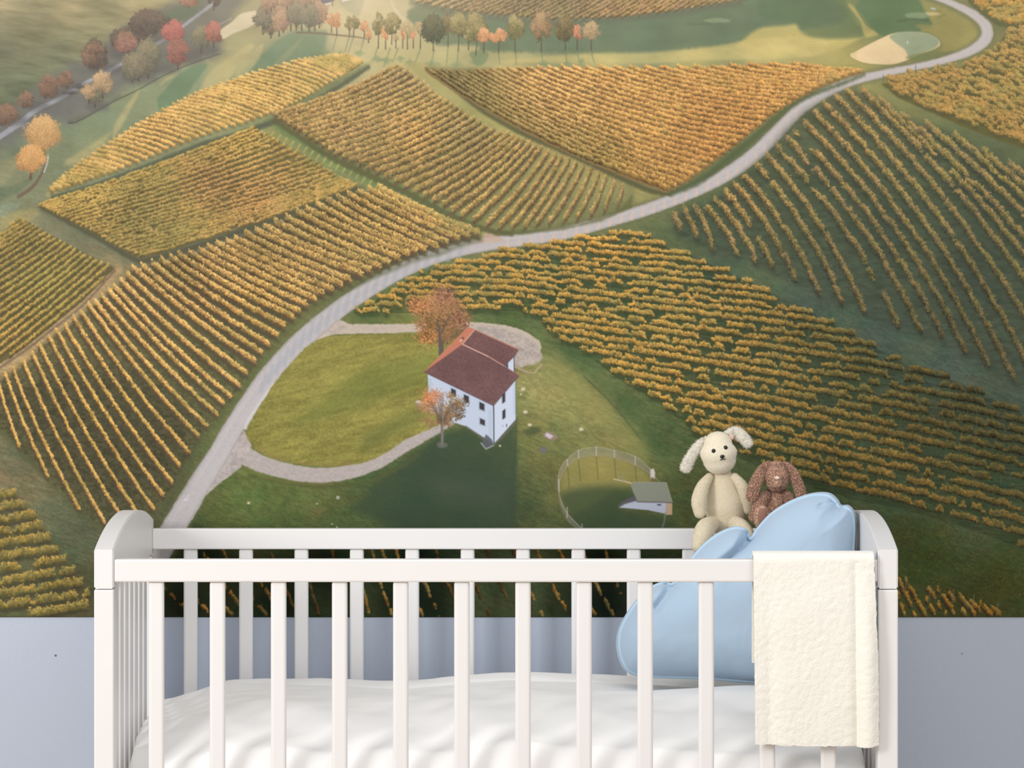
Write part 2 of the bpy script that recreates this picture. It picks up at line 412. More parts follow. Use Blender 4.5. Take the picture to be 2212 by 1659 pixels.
def grass_texture():
    X, Y = np.meshgrid(np.arange(OX, OX + CW, dtype=np.float32), np.arange(OY, OY + CH, dtype=np.float32))
    amp = np.clip((Y - 100) / 700, .12, 1)
    ang = .35
    u = X * np.cos(ang) + Y * np.sin(ang); v = -X * np.sin(ang) + Y * np.cos(ang)
    n = (fbm(u / 14, v / 4, 200, 2) - .5) * .22 + (vn(u / 4, v / 2.2, 210) - .5) * .16
    n2 = (fbm(X / 60, Y / 30, 220, 3) - .5) * .16
    IMG[:] *= (1 + n * amp + n2)[..., None]
    IMG[..., 0] += (fbm(X / 40, Y / 25, 230, 2) - .5) * 16 * amp

def mul(pts, k, f=10, sm=True, alpha=1.0, rag=0, rs=12): fill(pts, k, f, alpha, rag, rs, mode='mul', sm=sm)

def paint_far():
    # meadow streaks top left
    X, Y, sl = window(P(OX, OY, 480, 300), 0)
    u = X * .99 + Y * .14; v = Y * .97 - X * .12
    inm = np.clip(((-.62 * X + 262) - Y) / 40 + .5, 0, 1)
    n = (fbm(u / 80, v / 14, 300, 3) - .5) * .26 + (fbm(u / 26, v / 4, 305, 2) - .5) * .14
    IMG[sl] *= (1 + n * inm)[..., None]
    # shaded valley band along the lane
    band = P(-60,262, 0,248, 40,215, 90,180, 150,140, 200,118, 260,62, 320,30, 380,0, 450,-30, 540,-20, 500,40, 480,90, 476,118, 400,140, 330,168, 260,196, 200,240, 150,268, 110,262, 60,290, 0,320, -60,340)
    fill(band, (108, 110, 106), 16, .85, rag=4, sm=True)
    fill(P(235,105, 262,70, 320,40, 350,30, 365,55, 320,95, 270,125), (88, 84, 84), 14, .5, sm=True)
    fill(P(355,35, 390,12, 440,-10, 420,30, 390,45), (92, 116, 88), 8, .6, sm=True)
    # lane
    lane = P(-260,430, -120,362, -40,320, 0,295, 40,268, 75,240, 110,222, 140,207, 180,182, 225,158, 265,137, 300,118, 330,100, 365,78, 390,60, 420,38, 452,14, 470,-5, 520,-60)
    stroke(lane, [13, 12, 11, 9, 8, 7, 7, 7, 7, 6], (152, 158, 166), 1.0, .95, rag=.8)
    for a, b, w in ((148, 200, 9), (172, 187, 12)): bush(a, b + 4, 30, 9, ((78, 76, 74), (92, 92, 80), (108, 104, 84)), r=(1, 2))
    stroke(P(60,266, 45,272, 20,276), [5], (150, 158, 160), 1, .8)
    stroke(P(500,40, 470,55, 450,70), [3], (170, 170, 160), 1.5, .6)
    # dark kerb of the far green
    stroke(P(148,266, 165,263, 200,245, 250,217, 300,193, 350,165, 400,143, 440,128, 476,116), [3.5, 2.2, 2], (84, 82, 78), .8, .9)
    stroke(P(150,262, 175,252, 215,232, 260,206), [6, 3], (100, 92, 84), 3, .5)
    stroke(P(40,425, 60,412, 78,395, 95,365, 104,345), [8, 8, 5, 4], (110, 92, 78), 2, .8)
    stroke(P(95,372, 102,352, 104,338), [2.5], (212, 212, 206), .8)
    # sand bunker
    fill(P(476,66, 500,48, 520,30, 545,24, 560,25, 560,40, 540,58, 505,72, 482,84), (212, 202, 168), 2, 1, sm=True)
    # light and shade on the fairways
    fill(P(560,200, 600,170, 640,140, 690,132, 700,110, 706,70, 690,66, 640,66, 600,85, 575,110, 540,140, 500,175, 500,215), (112, 138, 108), 6, .85, sm=True)
    fill(P(505,175, 520,140, 545,112, 568,96, 560,125, 535,160, 515,190), (190, 182, 128), 4, .65, sm=True)
    fill(P(585,150, 610,118, 640,92, 655,80, 635,110, 600,150), (150, 156, 118), 4, .5, sm=True)
    fill(P(250,265, 290,205, 300,200, 275,250, 245,300), (188, 178, 124), 5, .7, sm=True)
    fill(P(140,350, 200,310, 240,285, 215,320, 160,355), (186, 176, 120), 6, .65, sm=True)
    fill(P(340,215, 360,190, 385,160, 420,142, 448,140, 420,180, 395,215, 350,240), (108, 136, 104), 4, .85, sm=True)
    fill(P(420,235, 430,200, 450,160, 500,120, 540,95, 545,110, 500,165, 460,215), (190, 180, 126), 6, .75, sm=True)
    fill(P(345,182, 355,172, 380,158, 385,160, 360,175, 346,186), (186, 178, 126), 3, .6, sm=True)
    fill(P(100,420, 130,390, 170,360, 150,395, 120,430), (190, 176, 112), 6, .5, sm=True)
    fill(P(0,470, 40,455, 90,450, 75,470, 30,490, 0,500), (176, 164, 104), 6, .5, sm=True)
    fill(P(0,350, 30,345, 40,355, 20,385, 0,400), (170, 164, 116), 8, .4, sm=True)
    fill(P(0,445, 20,438, 42,440, 34,452, 12,464, 0,468), (136, 150, 124), 2, .8, sm=True)
    fill(P(0,405, 30,400, 66,380, 92,352, 98,320, 80,370, 50,410, 10,430, 0,430), (98, 118, 90), 5, .55, sm=True)
    # top middle: pale track, shadow streaks and shaded hollow
    fill(P(735,8, 745,-20, 780,-20, 785,10, 765,55, 758,80, 768,40), (162, 168, 136), 4, .6, sm=True)
    stroke(P(840,-30, 850,15, 880,45, 930,62), [6, 4, 2], (222, 212, 182), 2, .7)
    fill(P(885,20, 920,8, 1000,20, 1090,36, 1200,45, 1320,42, 1440,28, 1600,5, 1640,-10, 1760,-20, 1830,40, 1700,70, 1620,85, 1550,98, 1480,106, 1400,111, 1300,114, 1180,114, 1080,112, 1040,110, 1030,100, 990,96, 950,98, 920,85, 900,60, 880,40), (96, 118, 92), 6, .85, rag=3, sm=True)
    fill(P(1600,92, 1640,62, 1700,55, 1720,52, 1730,70, 1750,82, 1800,84, 1870,80, 1880,70, 1800,110, 1690,118, 1600,105), (196, 182, 108), 6, .85, sm=True)
    fill(P(1490,108, 1560,98, 1640,84, 1750,80, 1790,95, 1770,118, 1700,126, 1500,132, 1380,138, 1180,136, 1080,134, 1200,120, 1380,115), (206, 192, 120), 5, .6, sm=True)
    fill(P(1715,50, 1735,68, 1755,80, 1800,83, 1862,80, 1866,70, 1850,48, 1832,14, 1800,-20, 1650,-30, 1640,30, 1680,46), (84, 110, 78), 7, .6, sm=True)
    fill(P(1832,12, 1842,12, 1858,36, 1876,60, 1900,72, 1880,80, 1866,74, 1858,46), (176, 164, 96), 3, .8, sm=True)
    fill(P(1850,10, 1900,-20, 1985,-20, 1994,20, 2008,40, 2014,54, 1990,52, 1978,56, 1990,66, 1960,72, 1925,78, 1900,76, 1882,55, 1862,30), (84, 114, 78), 3, .9, sm=True)
    fill(P(1984,-5, 2010,6, 2055,24, 2090,45, 2110,70, 2112,95, 2080,112, 2030,125, 1980,135, 1960,130, 2030,110, 2035,90, 2010,70, 1990,64, 2014,56, 2004,30), (150, 144, 84), 5, .7, sm=True)
    # greens and bunkers
    green = P(1836,120, 1850,110, 1880,94, 1905,82, 1930,72, 1965,69, 2000,72, 2025,84, 2030,98, 2010,110, 1985,118, 1960,130, 1930,139, 1895,139, 1860,134)
    stroke(np.vstack([green, green[:1]]), [2], (118, 112, 72), .8, .9)
    fill(green, (222, 200, 152), 1.2, 1, sm=True)
    fill(P(1922,80, 1935,71, 1965,68, 2002,72, 2028,86, 2020,104, 1990,114, 1965,122, 1955,108, 1938,95), (138, 158, 128), 3, .9, sm=True)
    fill(P(1960,122, 2010,110, 2040,112, 2060,112, 2050,120, 2020,130, 1985,132, 1968,130), (104, 118, 74), 5, .8, sm=True)
    stroke(P(1960,94, 1961,89), [1.5], (232, 228, 214), .6, sm=False)
    fill(P(1520,44, 1540,39, 1565,40, 1578,45, 1565,49, 1540,50), (134, 152, 118), 2, .8, sm=True)
    stroke(P(1485,52, 1520,52, 1560,50), [3], (84, 104, 78), 2, .6)
    fill(P(1955,32, 1975,27, 2000,28, 2008,34, 1990,41, 1965,40), (128, 150, 112), 2, .8, sm=True)
    fill(P(2000,27, 2022,27, 2030,31, 2010,34), (206, 188, 132), 2, .8, sm=True)
    stroke(P(1940,46, 1970,41, 2005,44), [4], (70, 94, 64), 2, .7)
    stroke(P(2012,18, 2019,19), [4], (170, 178, 196), .8, sm=False)
    for a, b in ((2028, 24), (2030, 38), (2040, 33)): stroke(P(a - 3, b, a + 3, b - 1), [2.5], (112, 122, 84), 1, .8, sm=False)
    fill(P(0,0, 1,0, 1,1), (0, 0, 0), .1)
    # mowing streaks on the lit fairway
    for k in range(9):
        y = 92 + k * 5.2
        stroke(P(1560 + k * 14, y + 14, 1700, y + 6, 1800 + k * 6, y + 2), [2.4], (214, 198, 128), 2, .35)
        stroke(P(1740 + k * 4, y + 6, 1800, y + 3, 1850, y + 2), [1.8], (152, 146, 84), 1.5, .35)
    # shadows of the tree row on the fairway
    for x, y, dx, l in ((815,104,-8,26),(843,104,-14,40),(860,104,-12,30),(908,105,-14,38),(938,108,-8,34),(968,102,-4,40),(990,108,-3,32),(1028,118,0,20),(1077,114,2,24),(1114,114,1,26),(1170,114,2,22),(1222,114,2,24),(1247,114,5,22),(1278,116,6,20),(728,76,-10,34),(755,78,-10,34),(764,78,-12,36),(787,80,-8,30)):
        stroke(P(x, y, x + dx, y + l), [2.6, 1.6], (112, 132, 98), 1, .75, sm=False)
    for x, y, w in ((700,112,24),(735,116,20),(775,115,24),(815,128,26),(835,130,24),(866,127,18),(885,134,16),(935,138,36),(985,140,30),(1030,135,34),(1175,138,24),(1225,138,22),(1256,132,14)):
        fill(P(x - w / 2, y, x, y - 7, x + w / 2, y, x, y + 7), (128, 148, 108), 4, .7, rag=3, rs=5)
    stroke(P(640,70, 690,72, 730,76, 770,80, 792,84), [4, 4, 3, 2.5], (112, 100, 84), 1.2, .9)
    # clipped dark shadow patch under the conifer
    fill(P(1016,112, 1052,112, 1054,124, 1046,138, 1030,142, 1020,130), (118, 140, 100), 3, .8, sm=True)

def paint_lanes():
    # grass lanes between the fields and the bare verge by the road
    fill(P(925,150, 960,170, 1010,205, 1080,258, 1180,305, 1280,352, 1360,395, 1440,418, 1380,440, 1366,400, 1330,380, 1240,352, 1150,318, 1060,268, 975,214, 900,158, 870,138, 900,134), (166, 160, 98), 6, .6, sm=True)
    stroke(P(930,152, 990,196, 1060,242, 1140,290, 1230,330, 1330,378, 1430,415), [10, 12, 14, 16, 14], (128, 138, 92), 5, .75, rag=2)
    fill(P(1270,352, 1310,362, 1330,380, 1300,372), (166, 132, 104), 5, .5, sm=True)
    fill(P(580,262, 600,252, 640,212, 720,172, 792,136, 800,140, 740,178, 660,222, 610,255, 596,275, 680,330, 760,372, 700,350, 620,310, 570,282), (148, 150, 92), 6, .5, sm=True)
    stroke(P(560,275, 620,240, 700,195, 790,142), [16, 14, 12, 8], (118, 128, 90), 4, .8, rag=2)
    stroke(P(600,270, 680,322, 760,365, 850,410, 950,460, 1030,498), [22, 26, 26, 26, 22], (108, 132, 82), 6, .8, rag=2)
    for k in range(34):
        t = k / 33; x = 585 + 470 * t; y = 288 + 222 * t
        stroke(P(x + 6, y - 2, x - 3, y + 10 + 6 * t), [5 + 3 * t, 1.5], (186, 172, 104), 1.2, .75, sm=False)
    stroke(P(300,572, 420,545, 560,490, 700,440, 780,408), [22, 18, 18, 16, 12], (98, 98, 80), 5, .75, rag=1.5)
    stroke(P(90,452, 160,492, 240,535, 300,566), [16, 22, 24, 22], (112, 118, 92), 6, .7, rag=1.5)
    stroke(P(-60,845, 0,795, 70,740, 140,684, 210,622, 255,582), [40, 34, 28, 26, 24, 18], (178, 154, 108), 5, .9, rag=2)
    stroke(P(-60,815, 0,772, 60,725, 130,668, 200,610, 246,580), [6], (126, 104, 92), 3, .7, rag=1.5)

ROAD = P(270,1310, 330,1215, 374,1141, 425,1055, 470,985, 507,920, 545,862, 580,815, 615,775, 650,737, 690,702, 740,662, 800,622, 860,588, 930,557, 1000,537, 1070,525, 1150,515, 1230,501, 1310,479, 1390,455, 1460,429, 1530,398, 1590,364, 1640,325, 1682,282, 1730,234, 1790,197, 1850,173, 1920,156, 1990,142, 2050,127, 2100,108, 2129,84, 2130,58, 2108,34, 2062,10, 2020,-6, 1950,-30)
ROADW = [56, 53, 50, 47, 45, 42, 42, 44, 44, 42, 40, 37, 35, 33, 32, 30, 28, 27, 26, 25, 26, 27, 28, 30, 31, 29, 26, 22, 18, 15, 14, 16, 20, 26, 25, 19, 14, 12, 12]
def paint_roads():
    # verge
    stroke(ROAD, [w + 12 for w in ROADW], (104, 112, 78), 5, .6, rag=3)
    # branch round the lawn
    stroke(P(640,742, 690,715, 750,711, 820,710, 900,708, 960,704, 1020,704, 1080,710, 1125,725, 1152,748), [30, 24, 21, 20, 18, 16, 16, 18, 24, 34], (192, 180, 164), 1.2, 1, rag=1.5, noise=.12)
    fill(P(1020,712, 1060,704, 1105,716, 1140,732, 1164,754, 1170,775, 1150,788, 1118,792, 1090,780, 1050,740), (178, 168, 158), 3, 1, rag=3, sm=True, noise=.25)
    fill(P(640,742, 680,705, 735,690, 760,702, 720,722, 660,745), (188, 177, 164), 2, 1, rag=2, noise=.2)
    stroke(P(480,1000, 515,980, 560,1000, 620,1018, 690,1027, 760,1018, 820,996, 870,966, 920,938, 965,912, 985,900), [46, 44, 36, 34, 32, 30, 29, 27, 25, 24, 22], (178, 170, 164), 1.5, 1, rag=1.8, noise=.14)
    fill(P(430,1075, 470,1010, 500,960, 528,930, 545,960, 520,1010, 480,1040, 445,1070, 410,1130), (180, 172, 166), 2, 1, rag=2, noise=.2)
    stroke(ROAD, ROADW, (186, 184, 184), 1.0, 1, rag=1.2, rs=8, noise=.08)
    # worn wheel tracks and gravel edge
    p = smooth(ROAD, 8)
    t = np.gradient(p, axis=0); nrm = np.stack([-t[:, 1], t[:, 0]], 1); nrm /= np.linalg.norm(nrm, axis=1)[:, None]
    ww = np.interp(np.linspace(0, 1, len(p)), np.linspace(0, 1, len(ROADW)), ROADW)[:, None]
    for k, c, a, wd in ((-.2, (198, 193, 189), .5, 5), (.22, (196, 190, 186), .4, 5), (-.46, (150, 142, 130), .6, 3), (.46, (156, 148, 134), .5, 3)):
        stroke(p[::4] + nrm[::4] * ww[::4] * k, [wd], c, 1.5, a, rag=1, sm=False)
    # sun and shade bands that the hedges throw on the road
    sp = resample(p, 1.0)[0]; n = len(sp)
    for k in range(70):
        d = 420 + k * 25
        if d >= n - 60: break
        x, y = sp[int(d)]
        if x < 570 or 1000 < x < 1090 or x > 1720: continue
        if x < 1000: stroke(P(x - 6, y + 17, x + 3, y - 17), [11, 8], (160, 168, 178), 2.5, .5, sm=False)
        else:
            stroke(P(x - 1, y + 9, x + 2, y - 6), [8, 3], (212, 190, 172), 1.6, .65, sm=False)
    # paler kerb strip on the lower bend
    stroke(P(531,924, 540,905, 556,880, 572,856, 590,830), [9, 10, 9, 8, 5], (206, 206, 206), 1, .85)
    # lawn inside the loop
    lawn = P(534,945, 532,930, 548,898, 575,855, 605,812, 640,772, 668,745, 700,730, 760,724, 830,722, 900,722, 960,722, 1000,760, 960,900, 930,925, 880,948, 830,980, 790,998, 740,1006, 680,1006, 630,998, 580,985, 550,968)
    fill(lawn, (140, 136, 68), 2, 1, rag=2, sm=True)
    X, Y, sl = window(lawn, 0)
    m = inside(smooth(lawn, 6, True), X, Y)
    u = X * .96 - Y * .25; v = Y * .96 + X * .25
    tex = (fbm(u / 34, v / 7, 400, 3) - .5) * .3 + (vn(X / 3, Y / 2.4, 410) - .5) * .2 + (fbm(X / 90, Y / 60, 420, 2) - .5) * .16
    IMG[sl] *= (1 + tex * m)[..., None]
    fill(P(780,800, 880,775, 960,770, 960,800, 860,850, 700,905, 640,915, 700,860), (106, 120, 58), 24, .45, sm=True)
    fill(P(800,930, 900,880, 920,900, 860,940, 780,975), (106, 114, 60), 16, .5, sm=True)
    stroke(P(560,972, 620,994, 690,1004, 760,1000), [5], (142, 122, 76), 3, .5, rag=2)
    fill(P(1050,500, 1062,505, 1088,520, 1030,526, 1042,514), (198, 172, 152), 3, .8, sm=True)
    # road marks near the cot
    stroke(P(396,1080, 404,1077, 409,1068), [1.5], (225, 225, 225), .6, .8); stroke(P(400,1082, 408,1079), [1.3], (225, 225, 225), .6, .8)

def lum_right(x, y):
    # hillside turned from the sun, printed darker
    s = np.clip((x - 1550) / 650 + (y - 560) / 900, 0, 1)
    return 1 - .30 * s

def paint_fields():
    # top strip
    top = P(880,-80, 890,2, 930,14, 1000,27, 1100,37, 1180,44, 1260,43, 1330,40, 1420,30, 1500,18, 1580,5, 1640,-5, 1750,-80)
    stroke(P(890,6, 1000,32, 1100,42, 1180,50, 1260,48, 1330,44, 1420,34, 1500,22, 1600,6), [10], (96, 104, 88), 6, .8)
    vines(lerp_rows(P(780,-20, 960,30, 1100,50, 1250,60, 1400,60, 1560,40, 1700,20), P(980,-90, 1160,-70, 1300,-60, 1450,-60, 1600,-60, 1760,-60, 1900,-70), 62, .02), top, h=7, w=2, light=(196, 164, 112), mid=(150, 126, 88), dark=(98, 92, 74), shade=(96, 98, 80), seed=11, spots=[(920, 5, 90, (206, 176, 116), .6), (1180, 20, 120, (122, 112, 84), .5), (1400, 20, 120, (186, 138, 92), .5)])
    # corner fields
    c1 = P(2090,-60, 2096,0, 2120,24, 2150,44, 2182,54, 2230,52, 2520,60, 2520,-200, 2200,-200)
    fill(P(2080,-40, 2092,6, 2120,32, 2150,52, 2185,64, 2230,62, 2520,70, 2520,-100), (84, 92, 60), 4, .9, rag=3)
    vines(lerp_rows(P(2060,-120, 2088,-20, 2100,6, 2130,34, 2160,50, 2200,58), P(2540,-160, 2540,-90, 2540,-40, 2540,0, 2540,40, 2540,75), 22), c1, h=11, w=4, light=(228, 170, 80), mid=(184, 134, 62), dark=(96, 84, 50), seed=12, gap=.2)
    c2 = P(1908,176, 1950,160, 2000,154, 2060,146, 2110,130, 2150,108, 2172,90, 2180,66, 2520,70, 2520,420, 2350,350, 2212,314, 2150,292, 2110,277, 2060,256, 2010,236, 1970,216, 1938,204)
    fill(P(1905,182, 1940,212, 1980,228, 2040,256, 2100,282, 2160,304, 2230,328, 2520,420, 2520,80, 2170,76, 2140,120, 2060,152, 1960,165), (98, 96, 56), 3, 1, rag=2)
    vines(lerp_rows(P(2160,60, 2175,80, 2150,104, 2110,126, 2050,144, 1990,154, 1930,164, 1908,176, 1925,200), P(2560,120, 2560,180, 2560,230, 2560,270, 2560,310, 2560,345, 2560,380, 2560,410, 2560,440), 34), c2, h=10, w=4, light=(206, 162, 88), mid=(158, 128, 70), dark=(92, 86, 56), shade=(84, 84, 56), sh_off=(2, 5), sh_w=6, wob=4, seed=13, gap=.3, gaps=12)
    # upper left bright band
    f1 = P(108,410, 150,372, 190,342, 245,305, 300,270, 360,236, 420,205, 480,184, 550,158, 640,132, 700,124, 745,120, 797,132, 788,134, 732,169, 682,199, 632,228, 584,251, 538,265, 484,281, 434,298, 375,321, 325,343, 256,371, 196,391, 148,408, 112,418)
    stroke(P(115,428, 200,404, 330,356, 440,312, 545,280, 640,242, 740,182, 795,146), [14, 14, 13, 12, 12, 11, 9], (86, 96, 76), 3, .9, rag=2)
    A = P(100,416, 135,385, 180,350, 240,308, 300,270, 360,236, 420,205, 480,184, 550,158, 640,132, 700,124, 745,120)
    fill(f1, (200, 162, 94), 3, .85, rag=2, shrink=6)
    B = A + P(96,14, 92,18, 100,30, 118,36, 134,36, 150,40, 160,44, 165,48, 160,54, 140,60, 110,56, 60,30)
    vines(lerp_rows(A, B, 58, -.04), f1, green=.1, h=lambda x, y: 6 + (y - 120) * .012, w=2.4, light=(240, 200, 120), mid=(214, 172, 98), dark=(164, 134, 86), seed=21, shade=(118, 118, 80), spots=[(330, 290, 90, (250, 196, 112), .6), (560, 190, 130, (240, 196, 108), .5), (150, 395, 60, (196, 170, 92), .5)], wob=.8)
    # mid left
    f2 = P(83,442, 150,412, 240,385, 330,352, 440,312, 520,280, 545,275, 600,300, 680,345, 740,385, 770,400, 700,428, 600,464, 500,498, 400,534, 310,556, 290,556, 240,524, 190,492, 130,462)
    stroke(P(95,450, 150,480, 220,518, 290,560, 320,562, 420,534, 520,500, 620,464, 700,434, 768,408), [10, 12, 12, 12, 12, 12, 12, 12, 12, 10], (84, 86, 66), 3, .9, rag=1.5)
    fill(f2, (128, 112, 68), 3, .85, rag=2, shrink=5)
    vines(lerp_rows(P(84,446, 130,468, 190,497, 240,527, 300,557), P(548,279, 600,307, 680,351, 740,388, 770,402), 24, .012), None, h=7, w=2.2, light=(216, 178, 100), mid=(160, 136, 72), dark=(100, 92, 62), seed=22, shade=(98, 92, 62), wob=1.2, gap=.1, gaps=9,
          spots=[(300, 460, 90, (140, 130, 76), .6), (560, 420, 80, (206, 148, 92), .5), (450, 390, 60, (190, 132, 90), .4), (520, 290, 70, (222, 182, 92), .5), (170, 425, 80, (216, 176, 92), .5)])
    # small left field
    f3 = P(-260,640, -100,560, 0,505, 30,486, 52,474, 80,490, 120,514, 200,556, 248,578, 180,650, 100,714, 50,752, 0,786, -100,850, -260,960)
    stroke(P(248,584, 180,658, 100,722, 50,760, 0,794, -100,860), [5], (112, 96, 84), 2, .8, rag=1)
    fill(f3, (92, 88, 56), 2, .85, rag=2)
    vines(lerp_rows(P(20,466, 52,480, 80,496, 120,520, 160,542, 200,563, 248,582), P(-280,600, -280,640, -280,690, -280,750, -280,830, -280,910, -280,985), 23, -.02), f3, h=8.5, w=2.3, light=(206, 172, 94), mid=(148, 130, 70), dark=(86, 82, 54), shade=(80, 78, 50), seed=23, spots=[(40, 720, 100, (214, 168, 84), .6), (100, 640, 80, (160, 150, 74), .5), (60, 500, 50, (150, 132, 78), .4)])
    # middle field
    A = P(592,252, 602,259, 612,265, 622,272, 632,279, 643,286, 655,294, 667,302, 680,310, 694,319, 708,328, 723,337, 739,345, 756,353, 774,361, 792,369, 811,378, 831,387, 852,397, 874,408, 895,419, 915,430, 935,440, 955,450, 975,461, 996,472, 1022,484, 1050,493, 1078,498, 1105,498, 1132,496, 1158,490, 1187,488, 1216,483, 1246,479, 1277,469, 1306,459, 1336,449)
    B = P(858,138, 870,142, 882,150, 893,158, 904,167, 915,176, 925,185, 935,193, 946,201, 957,208, 968,215, 979,222, 990,229, 1001,237, 1013,245, 1025,253, 1038,261, 1052,269, 1068,277, 1083,283, 1098,288, 1110,292, 1122,296, 1134,301, 1147,306, 1158,312, 1170,316, 1187,323, 1202,330, 1215,336, 1230,341, 1247,346, 1262,353, 1280,359, 1295,368, 1311,374, 1328,385, 1345,395)
    B = B + np.array([0, 8]); A = A + np.array([0, 1])
    f4e = P(594,262, 640,292, 715,340, 790,376, 880,418, 960,460, 1040,494, 1105,505)
    stroke(f4e, [10, 12, 12, 14, 14, 14, 12, 10], (92, 96, 62), 3, .85, rag=2)
    fill(P(1105,500, 1187,494, 1246,486, 1306,466, 1340,452, 1366,420, 1366,448, 1300,478, 1220,496, 1120,508), (96, 104, 62), 4, .7, rag=2)
    vines(lerp_rows(A, B, 38, .03), None, trunk=.2, green=.22, tuft=.4, h=lambda x, y: 9.5 + (y - 140) * .024, w=3.0, light=(216, 180, 112), mid=(158, 132, 78), dark=(92, 84, 60), shade=(102, 94, 64), sh_off=(-3, 5), sh_w=5, seed=24,
          spots=[(900, 290, 70, (232, 178, 100), .7), (720, 240, 110, (214, 168, 104), .5), (1050, 400, 140, (226, 178, 98), .5), (860, 160, 60, (196, 164, 108), .4), (1010, 290, 70, (150, 134, 86), .5)], posts=24, post_col=(122, 100, 74))
    # orange field
    f5 = P(918,143, 1000,148, 1100,141, 1200,138, 1330,139, 1450,139, 1560,137, 1652,129, 1740,131, 1800,139, 1864,150, 1862,158, 1800,180, 1740,205, 1700,228, 1660,262, 1600,312, 1550,352, 1500,388, 1470,404, 1444,412, 1400,404, 1340,377, 1270,346, 1200,312, 1140,287, 1090,262, 1040,232, 980,188)
    stroke(P(926,154, 985,195, 1040,238, 1090,268, 1140,294, 1200,320, 1270,352, 1340,384, 1400,410, 1446,420), [8, 9, 10, 10, 10, 10, 10, 12, 12, 8], (88, 88, 60), 3, .85, rag=1.5)
    stroke(P(1450,418, 1510,392, 1560,354, 1612,312, 1668,262, 1706,230, 1750,206, 1810,184, 1866,162), [12, 14, 14, 14, 14, 12, 10, 8, 6], (84, 98, 66), 4, .85, rag=2)
    A = P(920,143, 942,146, 962,148, 981,149, 999,149, 1017,148, 1036,147, 1056,145, 1078,144, 1102,143, 1128,142, 1156,141, 1186,141, 1218,141, 1252,141, 1288,141, 1326,141, 1366,141, 1408,141, 1452,140, 1498,140, 1546,139, 1596,136, 1650,133, 1710,132)
    B = P(1446,413, 1464,406, 1481,397, 1497,386, 1513,374, 1529,362, 1546,350, 1563,337, 1579,325, 1595,312, 1611,299, 1627,286, 1643,273, 1659,260, 1675,248, 1692,236, 1709,225, 1727,214, 1745,204, 1764,194, 1783,185, 1803,177, 1822,169, 1842,162, 1862,156)
    A = A + np.array([0, 7])
    fill(f5, (170, 130, 76), 3, .9, rag=3, shrink=8)
    fill(P(925,146, 1060,150, 1200,230, 1330,300, 1430,370, 1446,410, 1340,378, 1200,312, 1090,262, 980,188), (104, 98, 64), 10, .85)
    def sp5(x, y): return 1.0
    vines(lerp_rows(A, B, 31, .035), None, green=.05, h=lambda x, y: 6.5 + (y - 130) * .018 + 2 * np.clip((x - 1150) / 200, 0, 1), w=2.2, light=(236, 188, 106), mid=(196, 146, 78), dark=(122, 96, 64), shade=(140, 112, 70), seed=25, wob=1.4,
          spots=[(985, 175, 90, (132, 122, 78), 1), (1060, 215, 80, (132, 122, 74), 1), (1140, 262, 75, (136, 124, 72), 1), (1230, 305, 70, (146, 130, 74), .95), (1310, 340, 60, (156, 136, 76), .85), (1200, 170, 120, (246, 188, 112), .7), (1400, 180, 140, (246, 190, 104), .5), (1650, 160, 120, (238, 178, 92), .4), (1560, 290, 120, (208, 142, 76), .5), (1420, 390, 60, (204, 164, 88), .5)], posts=30, post_col=(150, 108, 72))
    # big rows on the left
    S = P(-28,842, -8,818, 8,805, 25,795, 47,778, 67,762, 82,742, 102,725, 118,712, 138,703, 155,685, 172,672, 187,656, 202,650, 215,638, 230,625, 242,617, 257,605, 270,592, 282,577, 302,574, 324,568, 343,560, 364,556, 382,551, 404,545, 427,541, 444,532, 465,525, 486,521, 502,514, 526,505, 548,497, 567,490, 588,478, 613,468, 637,457, 658,450, 680,440, 703,432, 725,425, 748,418, 770,413, 792,408, 813,404)
    E = P(-20,905, 43,970, 105,1035, 172,1105, 228,1135, 262,1122, 295,1110, 333,1105, 353,1075, 373,1048, 390,1012, 410,983, 430,947, 448,925, 470,900, 483,876, 500,862, 518,838, 535,812, 553,787, 567,768, 582,750, 600,730, 617,710, 635,692, 650,680, 665,665, 682,652, 700,641, 720,632, 740,622, 760,612, 784,600, 803,591, 823,583, 843,575, 865,566, 885,557, 902,552, 920,546, 947,540, 968,531, 993,522, 1015,516, 1035,511)
    def rough(poly, amp):
        X, Y, sl = window(poly, 0); m = inside(poly, X, Y); IMG[sl] *= (1 + m * amp * ((fbm(X / 9, Y / 5, 540, 2) - .5) + .6 * (vn(X / 2.4, Y / 2, 545) - .5)))[..., None]
    S = S + np.array([3, 9]); E = E + np.array([0, 2])
    fill(np.vstack([S, E[::-1]]), (90, 90, 60), 8, .8, rag=3)
    fill(P(-40,840, 140,790, 300,800, 430,900, 380,1040, 240,1120, 100,1010, 0,880), (72, 70, 52), 50, .7)
    rough(np.vstack([S, E[::-1]]), .4)
    rows = lerp_rows(S, E, len(E), .018)
    # trodden soil under the hedges
    for k, rw in enumerate(rows):
        x = rw[:, 0].mean()
        stroke(rw[::3] + np.array([4.0, 6.0]), [7], (84, 78, 58), 4, .4, sm=False)
    stroke(E + np.array([4, 6]), [9], (88, 98, 62), 4, .5)
    vines(rows, None, h=lambda x, y: 12 + np.clip((880 - y) * .02, 0, 6), w=3.3, light=(250, 208, 120), mid=(218, 170, 92), dark=(144, 112, 70), shade=(82, 76, 56), sh_off=(1, 6), sh_w=6, trunk=.3, green=.12, tuft=.34, wob=.9, seed=26,
          spots=[(430, 620, 110, (246, 188, 112), .8), (250, 680, 80, (240, 184, 112), .6), (700, 460, 130, (196, 162, 92), .6), (380, 570, 60, (166, 146, 82), .7), (560, 640, 90, (224, 172, 88), .5), (820, 480, 120, (206, 168, 92), .5), (200, 900, 180, (214, 172, 86), .6), (560, 530, 60, (180, 152, 84), .5)], lum=lambda x, y: 1 - .08 * np.clip((y - 800) / 300, 0, 1), posts=0)
